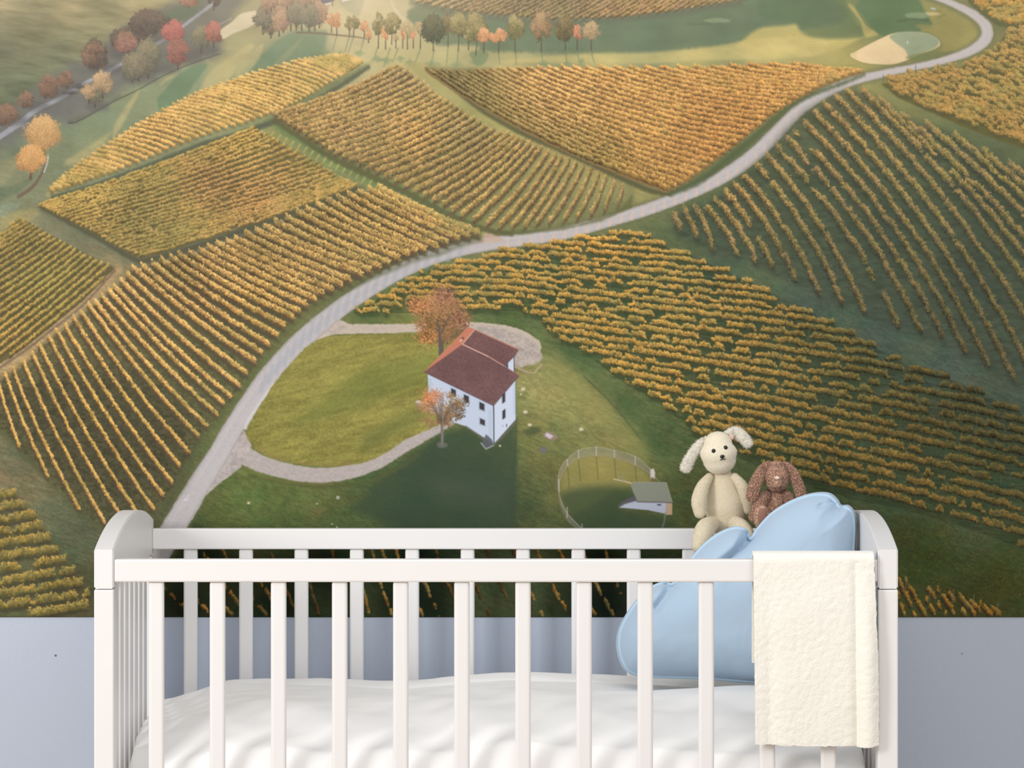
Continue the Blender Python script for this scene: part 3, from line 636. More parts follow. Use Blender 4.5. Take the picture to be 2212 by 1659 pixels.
    # centre field
    f7 = P(762,678, 786,662, 830,638, 880,606, 925,586, 985,567, 1050,556, 1090,540, 1150,532, 1210,522, 1268,508, 1330,506, 1405,512, 1450,538, 1505,556, 1560,585, 1605,602, 1680,640, 1740,668, 1800,700, 1880,745, 1960,788, 2060,822, 2140,860, 2230,905, 2400,990, 2520,1060, 2520,1334, 2300,1250, 2212,1185, 2140,1160, 2060,1132, 1980,1108, 1900,1090, 1850,1080, 1800,1068, 1700,1035, 1640,1008, 1560,972, 1500,945, 1480,915, 1460,900, 1430,880, 1405,860, 1340,822, 1312,800, 1275,772, 1240,750, 1195,730, 1180,712, 1165,690, 1120,672, 1010,670, 900,676, 790,678)
    rows = []
    for j in range(-6, 36):
        x = np.linspace(700, 2540, 80)
        y11 = 545 + 13.3 * j + .09 * j * abs(j); y16 = 598 + 16.2 * j + .12 * j * abs(j)
        sl = (y16 - y11) / 552
        y = y11 + (x - 1100) * sl + np.where(x < 1100, (x - 1100) * (-sl * .75), 0) + np.where(x > 1650, (x - 1650) ** 2 * 4e-5, 0)
        rows.append(np.stack([x, y], 1))
    X, Y, sl = window(f7, 0); m = inside(f7, X, Y).astype(np.float32)
    u = X * .98 + Y * .18; v = Y * .98 - X * .12
    IMG[sl] *= (1 + m * (-.16 + (fbm(u / 30, v / 3.2, 500, 2) - .5) * .35))[..., None]
    vines(rows, f7, h=lambda x, y: 10.5 + np.clip((y - 560) * .015, 0, 6.5), w=3.2, light=(230, 178, 84), mid=(182, 142, 66), dark=(90, 84, 48), shade=(56, 68, 44), sh_off=(2, 7), sh_w=7, seed=27, gap=.22, gaps=15, trunk=.2, under=(62, 66, 44), green=.22, lum=lambda x, y: np.clip(lum_right(x, y) * np.where(y > 1000, 1 - .0, 1), .5, 1), wob=2.6,
          spots=[(1290, 512, 60, (244, 180, 82), .7), (1500, 860, 160, (232, 176, 82), .4), (2100, 850, 160, (118, 112, 62), .8), (1900, 780, 120, (124, 118, 66), .7), (2212, 980, 140, (120, 112, 60), .7), (1900, 1010, 120, (206, 160, 72), .4), (1550, 620, 60, (170, 140, 76), .5), (1750, 720, 70, (140, 126, 70), .5)], posts=62, post_col=(104, 100, 92))
    # right hillside rows
    f8 = P(1448,470, 1500,446, 1560,412, 1610,370, 1655,330, 1690,286, 1740,238, 1800,203, 1850,188, 1900,214, 1960,254, 2000,264, 2060,290, 2110,318, 2160,345, 2230,372, 2520,480, 2520,1000, 2300,885, 2212,842, 2130,800, 2040,752, 1940,716, 1860,682, 1760,636, 1700,604, 1650,586, 1600,562, 1540,548, 1500,526, 1455,506)
    A = P(1455,462, 1477,449, 1500,442, 1523,440, 1545,428, 1565,412, 1585,394, 1605,376, 1632,352, 1656,334, 1680,316, 1698,298, 1716,280, 1738,262, 1757,240, 1780,222, 1805,206, 1830,194, 1860,192, 1900,214, 1950,248, 2000,262, 2060,288, 2120,322, 2180,350, 2260,384)
    B = P(1468,506, 1504,522, 1540,546, 1592,556, 1635,574, 1668,586, 1718,612, 1771,642, 1820,664, 1868,682, 1940,712, 1990,724, 2037,738, 2086,768, 2136,798, 2190,826, 2250,860, 2320,892, 2400,930, 2470,960, 2540,990, 2600,1000, 2640,990, 2680,980, 2700,960, 2720,920)
    A = A + np.array([0, 9])
    rows = lerp_rows(A, B, 26, -.045)
    fill(f8, (66, 76, 62), 14, .6)
    X, Y, sl = window(f8, 0); m = inside(f8, X, Y).astype(np.float32)
    IMG[sl] *= (1 + m * ((fbm(X / 20, Y / 6, 520, 2) - .5) * .25))[..., None]
    vines(rows, None, h=lambda x, y: 16 + np.clip((y - 250) * .006, 0, 2), w=6.4, light=(190, 154, 98), mid=(138, 122, 78), dark=(82, 84, 62), shade=(56, 64, 54), sh_off=(4, 6), sh_w=9, seed=28, gap=.13, gaps=20, wob=2.4, trunk=.15, under=(74, 76, 66),
          lum=lambda x, y: 1 - .22 * np.clip((y - 380) / 380, 0, 1), spots=[(1600, 430, 90, (214, 166, 92), .5), (1800, 260, 140, (196, 152, 86), .4), (2050, 700, 200, (112, 108, 68), .6), (1760, 560, 100, (130, 118, 76), .4)], posts=95, post_col=(118, 118, 110))
    # bottom left field
    f12 = P(-260,1000, 0,1048, 22,1060, 50,1092, 75,1120, 100,1158, 125,1190, 148,1222, 172,1256, 196,1292, 186,1308, 196,1334, -260,1334)
    rows = [np.stack([np.linspace(-270, 220, 40), 1078 + 26.5 * k - .15 * np.linspace(-270, 220, 40)], 1) for k in range(12)]
    stroke(P(20,1066, 70,1122, 120,1195, 170,1262, 196,1300), [20], (96, 86, 58), 8, .5, rag=3)
    vines(rows, f12, h=19, w=4, light=(206, 168, 84), mid=(150, 130, 60), dark=(78, 74, 42), shade=(58, 54, 42), sh_off=(3, 5), sh_w=10, seed=29, gap=.12, gaps=20, green=.55, tuft=.6, wob=2)
    stroke(P(-40,1000, 20,1040), [30, 14], (178, 144, 104), 10, .35)
    # vines seen under the cot rail, their tones darkened as cot shade
    f13 = P(340,1188, 1340,1188, 1340,1334, 340,1334)
    A = P(340,1252, 400,1215, 470,1190, 560,1180, 700,1170, 790,1170, 830,1175, 900,1165, 1000,1160, 1110,1165, 1200,1165, 1300,1170); B = P(430,1345, 510,1345, 580,1345, 640,1345, 720,1345, 838,1345, 900,1345, 970,1345, 1080,1345, 1190,1345, 1300,1345, 1370,1345)
    vines(lerp_rows(A, B, 22, .03), f13, h=10, w=3, light=(206, 134, 56), mid=(112, 84, 38), dark=(34, 40, 22), seed=30, gap=.3, gaps=14, lum=lambda x, y: .8 + .25 * np.sin(x / 60.))
    slope = P(1930,1110, 2060,1140, 2230,1200, 2480,1290, 2480,1340, 2190,1334, 2050,1284, 1930,1246)
    rng = np.random.default_rng(3); n = 16000; x = rng.uniform(1930, 2400, n); y = rng.uniform(1110, 1336, n); k = inside(slope, x, y) & (fbm(x / 26, y / 9, 560, 2) > .47)
    x, y = x[k], y[k]; b = rng.random((len(x), 1)); splat(x, y, (np.array([[58, 72, 30]]) * (1 - b) + np.array([[128, 120, 52]]) * b ** 2).astype(np.float32), np.full(len(x), .9, np.float32), 1.3)
    # corner vines lower right
    f14 = P(1930,1246, 1990,1266, 2050,1284, 2120,1308, 2185,1334, 1930,1334)
    vines(lerp_rows(P(1925,1250, 1960,1258, 2010,1270, 2060,1285, 2110,1302, 2160,1322), P(1960,1345, 2010,1345, 2060,1345, 2110,1345, 2150,1345, 2190,1345), 12), f14, h=12, w=3, light=(196, 142, 52), mid=(132, 96, 38), dark=(54, 48, 28), shade=(60, 48, 34), seed=31, gap=.42, gaps=9)
    for a, b in ((1958, 1262), (2010, 1272), (2060, 1282), (2104, 1294), (2156, 1310)): stroke(P(a - 3, b + 22, a, b - 8), [2], (120, 112, 92), .7, .8, sm=False)

def paint_yard():
    # shade thrown by the house over the lower yard
    fill(P(1115,906, 1116,1145, 1100,1145, 860,1145, 760,1100, 840,1020, 900,975, 960,935, 1006,922, 1066,958), (58, 76, 58), 12, .7, sm=False)
    fill(P(1114,905, 1116,905, 1117,1000, 1110,1100, 1100,1100), (62, 78, 60), 2, .5, sm=False)
    fill(P(930,1030, 1010,1030, 1090,1060, 1060,1090, 960,1080), (84, 90, 76), 30, .35, sm=True)
    # drop in the ground beside the yard
    stroke(P(1230,770, 1290,820, 1350,875, 1395,930, 1435,985, 1460,1040), [26, 30, 30, 26, 22, 16], (72, 98, 58), 12, .45, rag=4)
    stroke(P(1260,812, 1310,860, 1350,905, 1385,950), [2.5], (58, 78, 50), 1.5, .6)
    for t in np.linspace(0, 1, 9):
        x = 1175 + 95 * t; y = 735 + 55 * t
        stroke(P(x, y, x + 60, y + 12), [3], (58, 84, 52), 2, .5)
    fill(P(1140,790, 1190,800, 1225,850, 1270,900, 1330,950, 1390,1000, 1400,970, 1340,900, 1270,830, 1210,780), (150, 148, 84), 12, .4, sm=True)
    # stone border
    stroke(P(1112,792, 1135,803, 1152,806, 1162,796, 1170,788), [4, 3.5, 3.5], (182, 160, 128), 1, .9)
    stroke(P(1114,796, 1136,806, 1150,808), [1.6], (128, 112, 92), .8, .8)
    for x, y, r in ((1130, 841, 5), (1125.5, 852, 2.5), (1135, 890, 5), (1144.5, 918, 4.6), (1255.5, 927.5, 5), (1080, 963, 2.6)):
        fill(P(*[v for a in np.linspace(0, 6.283, 12)[:-1] for v in (x + r * np.cos(a) + 5 * 0, y + r * .8 * np.sin(a))]), (206, 198, 166), .9, 1)
        if x > 1120: fill(P(x, y + 3, x + 9, y + 6, x + 12, y + 12, x + 2, y + 10), (80, 94, 58), 4, .5)
    fill(P(1130,930, 1160,922, 1168,932, 1150,940, 1135,938), (70, 84, 56), 5, .7, sm=True)
    fill(P(1174,936, 1184,931, 1204,941, 1204,948, 1194,953, 1173,944), (150, 130, 116), 1.5, .9)
    fill(P(1181,934, 1196,942, 1188,948, 1177,941), (196, 192, 196), .9, 1)
    fill(P(1167,970, 1174,965, 1181,971, 1180,976, 1172,978, 1167,975), (110, 112, 114), 1.2, 1, sm=True)
    # fenced mound
    fill(P(1210,1060, 1212,1020, 1235,990, 1285,980, 1340,988, 1385,1010, 1415,1050, 1400,1045, 1330,1060, 1280,1090, 1240,1110, 1222,1090), (160, 150, 84), 10, .6, sm=True)
    fill(P(1212,1070, 1250,1055, 1320,1050, 1370,1062, 1372,1090, 1340,1100, 1400,1110, 1436,1120, 1440,1145, 1255,1145, 1228,1110), (60, 78, 54), 14, .75, sm=True)
    ft = P(1257,1142, 1225,1108, 1209,1072, 1206,1032, 1214,1006, 1226,992, 1250,973, 1288,966, 1327,973, 1372,986, 1406,1014)
    fb = P(1257,1152, 1226,1124, 1210,1090, 1208,1048, 1216,1022, 1226,1008, 1250,990, 1288,984, 1327,990, 1372,1004, 1412,1030, 1424,1040)
    fill(np.vstack([ft, fb[::-1]]), (150, 148, 136), 1.2, .42)
    stroke(ft, [1.2], (186, 182, 170), .7, .8); stroke(fb, [1.6], (150, 140, 104), 1, .6)
    for (a, b), (c, d) in zip(((1207,1035),(1226,992),(1250,972),(1288,965),(1327,972),(1372,986),(1225,1096),(1257,1132)), ((1208,1062),(1226,1008),(1250,992),(1288,986),(1327,990),(1372,1006),(1225,1118),(1258,1146))):
        stroke(P(a, b, c, d), [1.8], (186, 186, 182), .6, .9, sm=False)
    for a, b in ((1226, 1008), (1250, 992), (1288, 986), (1327, 990), (1372, 1006)): stroke(P(a, b, a + 4, b + 48), [2], (90, 92, 56), 1.2, .6, sm=False)
    # small building in the mound
    stroke(P(1326,1035, 1345,1039, 1364,1044), [2.5], (196, 184, 152), .8); stroke(P(1346,1026, 1346,1040), [2], (140, 138, 128), .7, sm=False)
    fill(P(1405,1014, 1412,1012, 1415,1020, 1414,1034, 1405,1034), (196, 194, 182), 1, 1); stroke(P(1409,1034, 1409,1044), [6], (120, 96, 72), 1, .9, sm=False)
    fill(P(1337,1097, 1350,1087, 1372,1080, 1440,1084, 1438,1110, 1400,1102, 1345,1097), (172, 182, 196), .8, 1)
    fill(P(1440,1084, 1452,1086, 1452,1112, 1438,1112), (184, 158, 128), .8, 1)
    fill(P(1362,1048, 1366,1042, 1440,1042, 1453,1085, 1376,1084), (134, 140, 124), .8, 1)
    X, Y, sl = window(P(1364,1042, 1450,1084), 0)
    stroke(P(1376,1084, 1453,1086), [2], (92, 82, 78), .7, .9, sm=False); stroke(P(1366,1042, 1439,1042, 1452,1084), [1], (168, 168, 152), .6, .7, sm=False)
    fill(P(1334,1092, 1345,1083, 1372,1070, 1376,1082, 1350,1089, 1337,1096), (92, 90, 96), 1, .9)
    fill(P(1420,1089, 1428,1089, 1428,1092, 1420,1092), (70, 70, 78), .6, 1)
    stroke(P(1437,1108, 1434,1130, 1428,1145), [3], (132, 134, 130), 1, .7)
    # small yard objects by the lower road
    fill(P(727,1072, 733,1072, 733,1078, 727,1078), (206, 206, 196), .7); fill(P(729,1074, 731,1074, 731,1076, 729,1076), (60, 60, 56), .5)
    for x, y in ((685, 1088), (717, 1132), (728, 1139)): fill(P(x - 1.4, y - 1.4, x + 1.4, y - 1.4, x + 1.4, y + 1.4, x - 1.4, y + 1.4), (200, 196, 182), .8)
    fill(P(683,1105, 690,1100, 697,1106, 690,1110), (120, 100, 76), 2, .8); stroke(P(537,1110, 538,1086), [1.4], (90, 88, 70), .6, .8, sm=False)
    fill(P(534,1084, 540,1084, 540,1089, 534,1089), (206, 196, 166), 1)
    stroke(P(540,1028, 640,1046, 700,1050, 780,1044, 860,1012, 905,982), [8], (84, 92, 54), 3, .7, rag=2)
    stroke(P(560,1030, 640,1044, 720,1046), [4], (136, 118, 76), 2, .4, rag=2)

def paint_house():
    # autumn tree behind the house
    tree(954, 768, 138, 112, ((100, 78, 58), (150, 110, 72), (192, 142, 90)), trunk=(92, 84, 76), tw=7, crown=.80, n=4200, r=(1.0, 2.2), seed=3, lit=(-.5, -.6), sat0=.05)
    for a, b, c in ((905, 660, (196, 134, 84)), (925, 725, (190, 134, 76)), (960, 640, (172, 122, 90)), (990, 690, (164, 118, 86)), (940, 700, (150, 112, 70))):
        rng = np.random.default_rng(a); n = 420; x = rng.normal(a, 12, n); y = rng.normal(b, 10, n)
        splat(x, y, np.clip(np.array(c, np.float32) * (.6 + .6 * rng.random((n, 1))), 0, 255).astype(np.float32), (1 + rng.random(n)).astype(np.float32))
    stroke(P(952,765, 951,740, 949,718, 944,690), [9, 7, 5, 3], (96, 90, 82), .8); stroke(P(950,726, 962,700, 972,680), [4, 2], (96, 88, 80), .7)
    W1, W2 = (190, 204, 222), (200, 212, 228)
    fill(P(1089,790, 1109.5,767, 1111,806, 1100,800), W2, .7); fill(P(1092,789, 1097,783, 1098,798, 1093,795), (72, 78, 88), .7)
    stroke(P(1110,768, 1111,806), [1.8], (66, 68, 74), .5, sm=False)
    fill(P(924,808, 1065,874, 1067,959, 1006,921, 960,905, 927,888), W1, .8)
    fill(P(1065.5,874, 1113,820, 1114,906, 1067,959), W2, .8)
    for k in range(14): fill(P(1056 + (k % 2) * -1.5, 884 + k * 5, 1062, 887 + k * 5, 1062, 889.6 + k * 5, 1056 + (k % 2) * -1.5, 886.6 + k * 5), (168, 190, 202), .7, .9)
    for k in range(12): fill(P(1108.5, 833 + k * 5.4, 1112.6, 829 + k * 5.4, 1112.6, 831.6 + k * 5.4, 1108.5, 835.6 + k * 5.4), (168, 186, 204), .7, .8)
    for k in range(5): fill(P(925.5, 817 + k * 6, 932, 820 + k * 6, 932, 823 + k * 6, 925.5, 820 + k * 6), (164, 184, 200), .7, .9)
    def win(x0, y0, x1, y1, s, fr=2.0):
        d = s * (x1 - x0)
        fill(P(x0 - fr, y0 - fr - s * fr, x1 + fr, y0 + d - fr + s * fr, x1 + fr, y1 + d * .5 + fr, x0 - fr, y1 - d * .5 + fr), (154, 176, 186), .7, .9)
        fill(P(x0, y0, x1, y0 + d, x1, y1 + d * .3, x0, y1 - d * .7), (62, 56, 62), .6)
        stroke(P((x0 + x1) / 2, y0 + 2, (x0 + x1) / 2, y1 - 1), [.8], (110, 100, 102), .5, .6, sm=False)
    for a in ((974.8, 838.8, 984.4, 855.6), (1002.4, 852.2, 1012.4, 869.5), (1036, 868.6, 1046, 886), (1037, 903.6, 1047, 918)): win(*a, .45)
    for a in ((1085, 853, 1091, 869), (1085.5, 888, 1091.4, 903.5)): win(*a, -.8, 1.2)
    fill(P(1093.5,917, 1095.6,915, 1095.6,921, 1093.5,923), (70, 74, 84), .6)
    fill(P(1085,920, 1087.5,918, 1087.5,920, 1085,922), (120, 130, 140), .6)
    stroke(P(1066.4,876, 1067.2,960), [2.2], (70, 78, 88), .5, sm=False)
    stroke(P(1113.4,822, 1114.2,906), [1.2], (120, 132, 146), .5, sm=False)
    # plinth, ramp and terrace
    stroke(P(1006,921, 1040,944, 1066,961, 1090,940, 1116,910), [3.5], (108, 104, 98), 1.4, .8, sm=False)
    fill(P(1050,938, 1063,950, 1066,960, 1052,968, 1040,958), (92, 96, 100), 1.2, .9); stroke(P(1039,957, 1050,970, 1066,962), [2.4], (170, 176, 180), .8, .9, sm=False)
    fill(P(897,868, 903,864, 926,872, 928,884, 918,884), (206, 196, 186), 1.2, .95); stroke(P(897,870, 918,884), [2], (160, 156, 150), .8, .9, sm=False)
    fill(P(975,874, 980,866, 990,872, 989,894, 975,890), (124, 118, 118), 1, .8); stroke(P(970,874, 979,865, 992,874), [1.6], (178, 178, 176), .7, .9, sm=False)
    # gravel in front of the door
    # roof
    fill(P(1009.6,706.5, 1026,712, 998.7,744, 916,802.5), (196, 124, 98), .8)
    fill(P(998.7,743.7, 1054,769.7, 1121,811, 1066,875.5, 916.3,803), (113, 84, 82), .8)
    fill(P(998.7,743.7, 1025.8,712.2, 1119.2,754.5, 1112,768, 1089,791, 1054,769.7), (115, 84, 82), .8)
    for poly in (P(998.7,743.7, 1054,769.7, 1121,811, 1066,875.5, 916.3,803), P(998.7,743.7, 1025.8,712.2, 1119.2,754.5, 1089,791, 1054,769.7)):
        X, Y, sl = window(poly, 0); m = inside(poly, X, Y)
        IMG[sl] *= (1 + m * ((vn(X / 1.8, Y / 1.8, 600) - .5) * .22 + (fbm(X / 30, Y / 30, 605, 2) - .5) * .15))[..., None]
    for a, w, c in ((P(998.7,743.7, 1054,769.7), 2.4, (226, 178, 164)), (P(1054,769.7, 1089,790.5), 2, (214, 156, 140)), (P(1089,790.5, 1120,810), 1.4, (168, 118, 112)), (P(1025.8,712.2, 998.7,743.7), 1.6, (226, 188, 170)), (P(1009.6,706.5, 1025.8,712.2, 1119,754.5), 1.8, (196, 128, 108)), (P(916.3,803, 998.7,743.7), 1.0, (170, 104, 88))):
        stroke(a, [w], c, .6, .95, sm=False)
    stroke(P(916,803.5, 1066,876.5, 1121,812), [1.6], (82, 66, 74), .6, .9, sm=False); stroke(P(1119.5,755, 1112,768, 1089,791.5), [1.5], (84, 64, 68), .6, .9, sm=False)
    fill(P(996,731, 1000,727, 1003,731, 999,735), (110, 84, 80), .7); fill(P(993,736, 998,732, 999,735, 994,739), (224, 190, 172), .7)
    # small tree in front of the house
    tree(955, 962, 118, 116, ((92, 74, 52), (150, 116, 72), (198, 146, 88)), trunk=(112, 106, 100), tw=4.5, crown=.70, n=1250, r=(.9, 1.9), seed=8, sat0=.15, airy=.75, lit=(-.6, -.5), top=1.2)
    rng = np.random.default_rng(5); n = 460; x = rng.normal(932, 12, n); y = rng.normal(858, 9, n)
    splat(x, y, np.clip(np.array((240, 148, 98), np.float32) * (.66 + .45 * rng.random((n, 1))), 0, 255).astype(np.float32), (.6 + .6 * rng.random(n)).astype(np.float32))
    for k in range(16):
        a = rng.uniform(-1, 1); stroke(P(955, 915, 955 + a * 26, 890 - 20 * rng.random(), 955 + a * 54, 872 - 34 * rng.random() + 26 * abs(a)), [1.6, .7], (96, 82, 72), .6, .7)
    stroke(P(955,962, 956,935, 956,905, 950,880), [5, 4, 3, 2], (126, 120, 116), .7); stroke(P(956,910, 972,890, 990,880), [2.4, 1.2], (112, 100, 90), .6); stroke(P(956,905, 940,885, 930,870), [2.2, 1.2], (112, 98, 86), .6)
    fill(P(944,958, 955,954, 968,960, 962,967, 948,967), (112, 110, 104), 2, .7, sm=True)

def paint_trees():
    red = ((116, 78, 74), (172, 96, 88), (204, 118, 104)); rust = ((92, 76, 64), (128, 96, 74), (164, 120, 86)); dk = ((80, 74, 68), (98, 86, 76), (122, 104, 86))
    olive = ((92, 92, 84), (112, 112, 86), (152, 142, 100)); gold = ((138, 112, 76), (188, 150, 98), (224, 184, 124))
    for x, y, w in ((30,262,50),(80,230,40),(128,205,44),(165,188,44),(230,150,60),(275,118,60),(320,84,60),(350,150,60),(400,128,60),(300,170,60),(210,230,40),(440,110,50)):
        fill(P(x - w * .6, y, x, y - 12, x + w * .6, y - 6, x + w * .5, y + 8, x - w * .3, y + 10), (92, 92, 92), 9, .55, sm=True)
    for x, y, w, h, c in ((12,270,48,44,rust),(55,232,34,34,rust),(104,212,40,50,rust),(140,190,34,36,rust),(205,148,52,60,dk),(195,140,40,36,rust),(258,104,40,40,dk),(290,92,60,42,dk),(320,76,70,54,dk),(272,110,46,40,rust),(300,66,40,34,dk),(350,60,36,30,dk),(-40,300,60,50,rust)):
        bush(x, y, w, h, c, r=(1, 2.2))
    bush(205, 120, 36, 30, rust); bush(272, 112, 44, 34, ((110, 72, 66), (154, 98, 84), (190, 128, 102)))
    tree(374, 118, 74, 50, red, tw=2, crown=.62, seed=1, sat0=.15); tree(384, 150, 64, 48, ((96, 68, 60), (150, 92, 78), (186, 116, 96)), tw=2, crown=.8, seed=2, sat0=.3)
    tree(408, 18, 40, 40, ((104, 80, 66), (170, 112, 84), (206, 142, 104)), tw=2, crown=.9, seed=4, sat0=.3); tree(462, 22, 60, 34, dk, tw=2, crown=.8, airy=.6, sat0=.3)
    tree(435, 116, 58, 40, olive, tw=2, crown=.8, sat0=.3); tree(462, 104, 58, 36, ((108, 76, 64), (160, 98, 82), (206, 116, 98)), tw=2, crown=.8, sat0=.25)
    tree(286, 180, 66, 46, olive, tw=2, crown=.9, sat0=.3); tree(320, 168, 84, 50, olive, tw=2.5, crown=.9, sat0=.3); tree(300, 176, 60, 50, ((92, 92, 76), (122, 116, 90), (156, 142, 104)), tw=2, crown=.8, sat0=.3)
    tree(205, 232, 50, 40, olive, tw=2, crown=.8, sat0=.3); tree(222, 212, 58, 44, ((110, 98, 70), (178, 144, 96), (222, 178, 118)), tw=2, crown=.8, seed=6, sat0=.3); tree(192, 224, 44, 34, ((110, 98, 70), (178, 144, 96), (216, 174, 116)), tw=2, crown=.7, sat0=.3)
    tree(94, 336, 84, 72, gold, trunk=(104, 84, 68), tw=4, crown=.84, n=4200, seed=1, lit=(.1, -.8)); tree(66, 386, 72, 62, ((142, 110, 74), (194, 148, 94), (226, 178, 114)), trunk=(104, 84, 68), tw=4, crown=.80, n=3400, seed=2, lit=(.1, -.8))
    # wood at the top
    wd = ((92, 86, 70), (132, 112, 84), (172, 136, 98)); wo = ((120, 92, 70), (178, 128, 90), (216, 156, 108)); wg = ((84, 88, 72), (114, 112, 86), (150, 138, 100))
    for x, y, w, h, c in ((628,66,56,90,wo),(652,66,60,90,wg),(612,70,44,76,wo),(680,66,48,80,wd),(640,64,40,60,wg),(690,60,40,70,wo),(585,82,40,64,wd),(603,78,34,56,wo),(568,74,40,58,wg),(668,68,40,60,wg),(576,30,30,50,wo),(586,24,34,46,wo),(620,20,40,40,wo),(660,16,50,40,wo)):
        tree(x, y, h, w, c, tw=2.4, crown=.82, trunk=(88, 78, 70), sat0=.4)
    fill(P(690,-10, 720,-12, 722,2, 706,8, 694,6), (84, 88, 104), 1.5, .9); stroke(P(704,9, 716,6), [3], (224, 220, 222), 1, sm=False); stroke(P(740,2, 765,-4), [4], (236, 232, 232), 1.2, sm=False)
    stroke(P(718,12, 717,-6), [2], (98, 92, 90), .7, sm=False)
    # the row of slender trees on the fairway
    g1 = ((84, 86, 58), (118, 114, 72), (176, 162, 104)); g2 = ((74, 74, 54), (98, 92, 62), (146, 128, 86)); pk = ((160, 108, 72), (208, 142, 94), (238, 176, 124)); pale = ((138, 124, 88), (168, 150, 106), (204, 180, 130)); cn = ((58, 66, 54), (68, 76, 60), (98, 100, 72))
    for x, y, h, w, c, cr, ai in ((728,76,46,20,pk,.62,.3),(716,70,40,18,pk,.6,.3),(755,76,38,20,g1,.66,.3),(764,78,42,20,g1,.7,.4),(787,80,32,16,pk,.62,.2),(796,92,30,10,pk,.8,.5),(817,104,70,22,g1,.58,.2),(833,106,50,16,pk,.6,.3),(846,96,62,36,g1,.64,.1),(855,104,30,12,pale,.5,.6),(880,106,58,24,pale,.64,.75),(870,104,40,10,pk,.6,.4),(893,104,36,10,pk,.55,.3),(908,104,64,24,pale,.62,.6),(936,110,74,46,cn,.76,0),(968,100,72,18,g2,.62,.3),(990,110,76,36,g1,.62,.25),(1028,118,84,46,g1,.66,.05),(1012,108,40,18,g1,.6,.3),(1045,114,52,22,pk,.62,.2),(1077,114,50,34,pk,.56,.1),(1113,112,72,36,g1,.62,.25),(1169,112,80,40,((96, 82, 60), (142, 116, 82), (196, 158, 112)),.66,.25),(1221,108,66,40,g2,.68,.1),(1247,108,50,20,((128, 88, 68), (186, 124, 92), (226, 150, 112)),.58,.1),(1277,108,58,36,((120, 108, 80), (166, 144, 104), (206, 174, 124)),.6,.25)):
        tree(x, y, h * 1.06, w * 1.06, c, tw=1.8, crown=cr, airy=ai, trunk=(82, 76, 66), sat0=.06)
    for a, b in ((1908, 172), (1978, 152), (2026, 148), (1768, 172)): stroke(P(a, b + 6, a, b - 10), [1.6], (92, 86, 78), .6, .8, sm=False)

def paint_air():
    X, Y = np.meshgrid(np.arange(OX, OX + CW, dtype=np.float32), np.arange(OY, OY + CH, dtype=np.float32))
    # low sun haze over the far land in the print
    a = np.clip((420 - Y) / 420, 0, 1) ** 1.3 * .16 + .28 * np.exp(-(((X - 780) / 330) ** 2 + ((Y + 30) / 130) ** 2))
    IMG[:] = IMG * (1 - a[..., None]) + np.array([222, 206, 170], np.float32) * a[..., None]
    b = .07 * np.clip((Y - 150) / 300, 0, 1) * np.clip((1000 - Y) / 500, 0, 1) * np.clip((1900 - X) / 900, 0, 1)
    IMG[:] = IMG * (1 - b[..., None]) + np.array([168, 160, 138], np.float32) * b[..., None]
    IMG[:] *= np.array([1.01, .99, .995], np.float32)
    g = IMG.mean(2, keepdims=True); IMG[:] = g + (IMG - g) * .95
    np.clip(IMG, 2, 252, out=IMG)

def paint_all():
    paint_ground(); paint_far(); paint_lanes(); grass_texture(); paint_roads(); paint_yard(); paint_fields(); paint_trees(); paint_house(); paint_air()
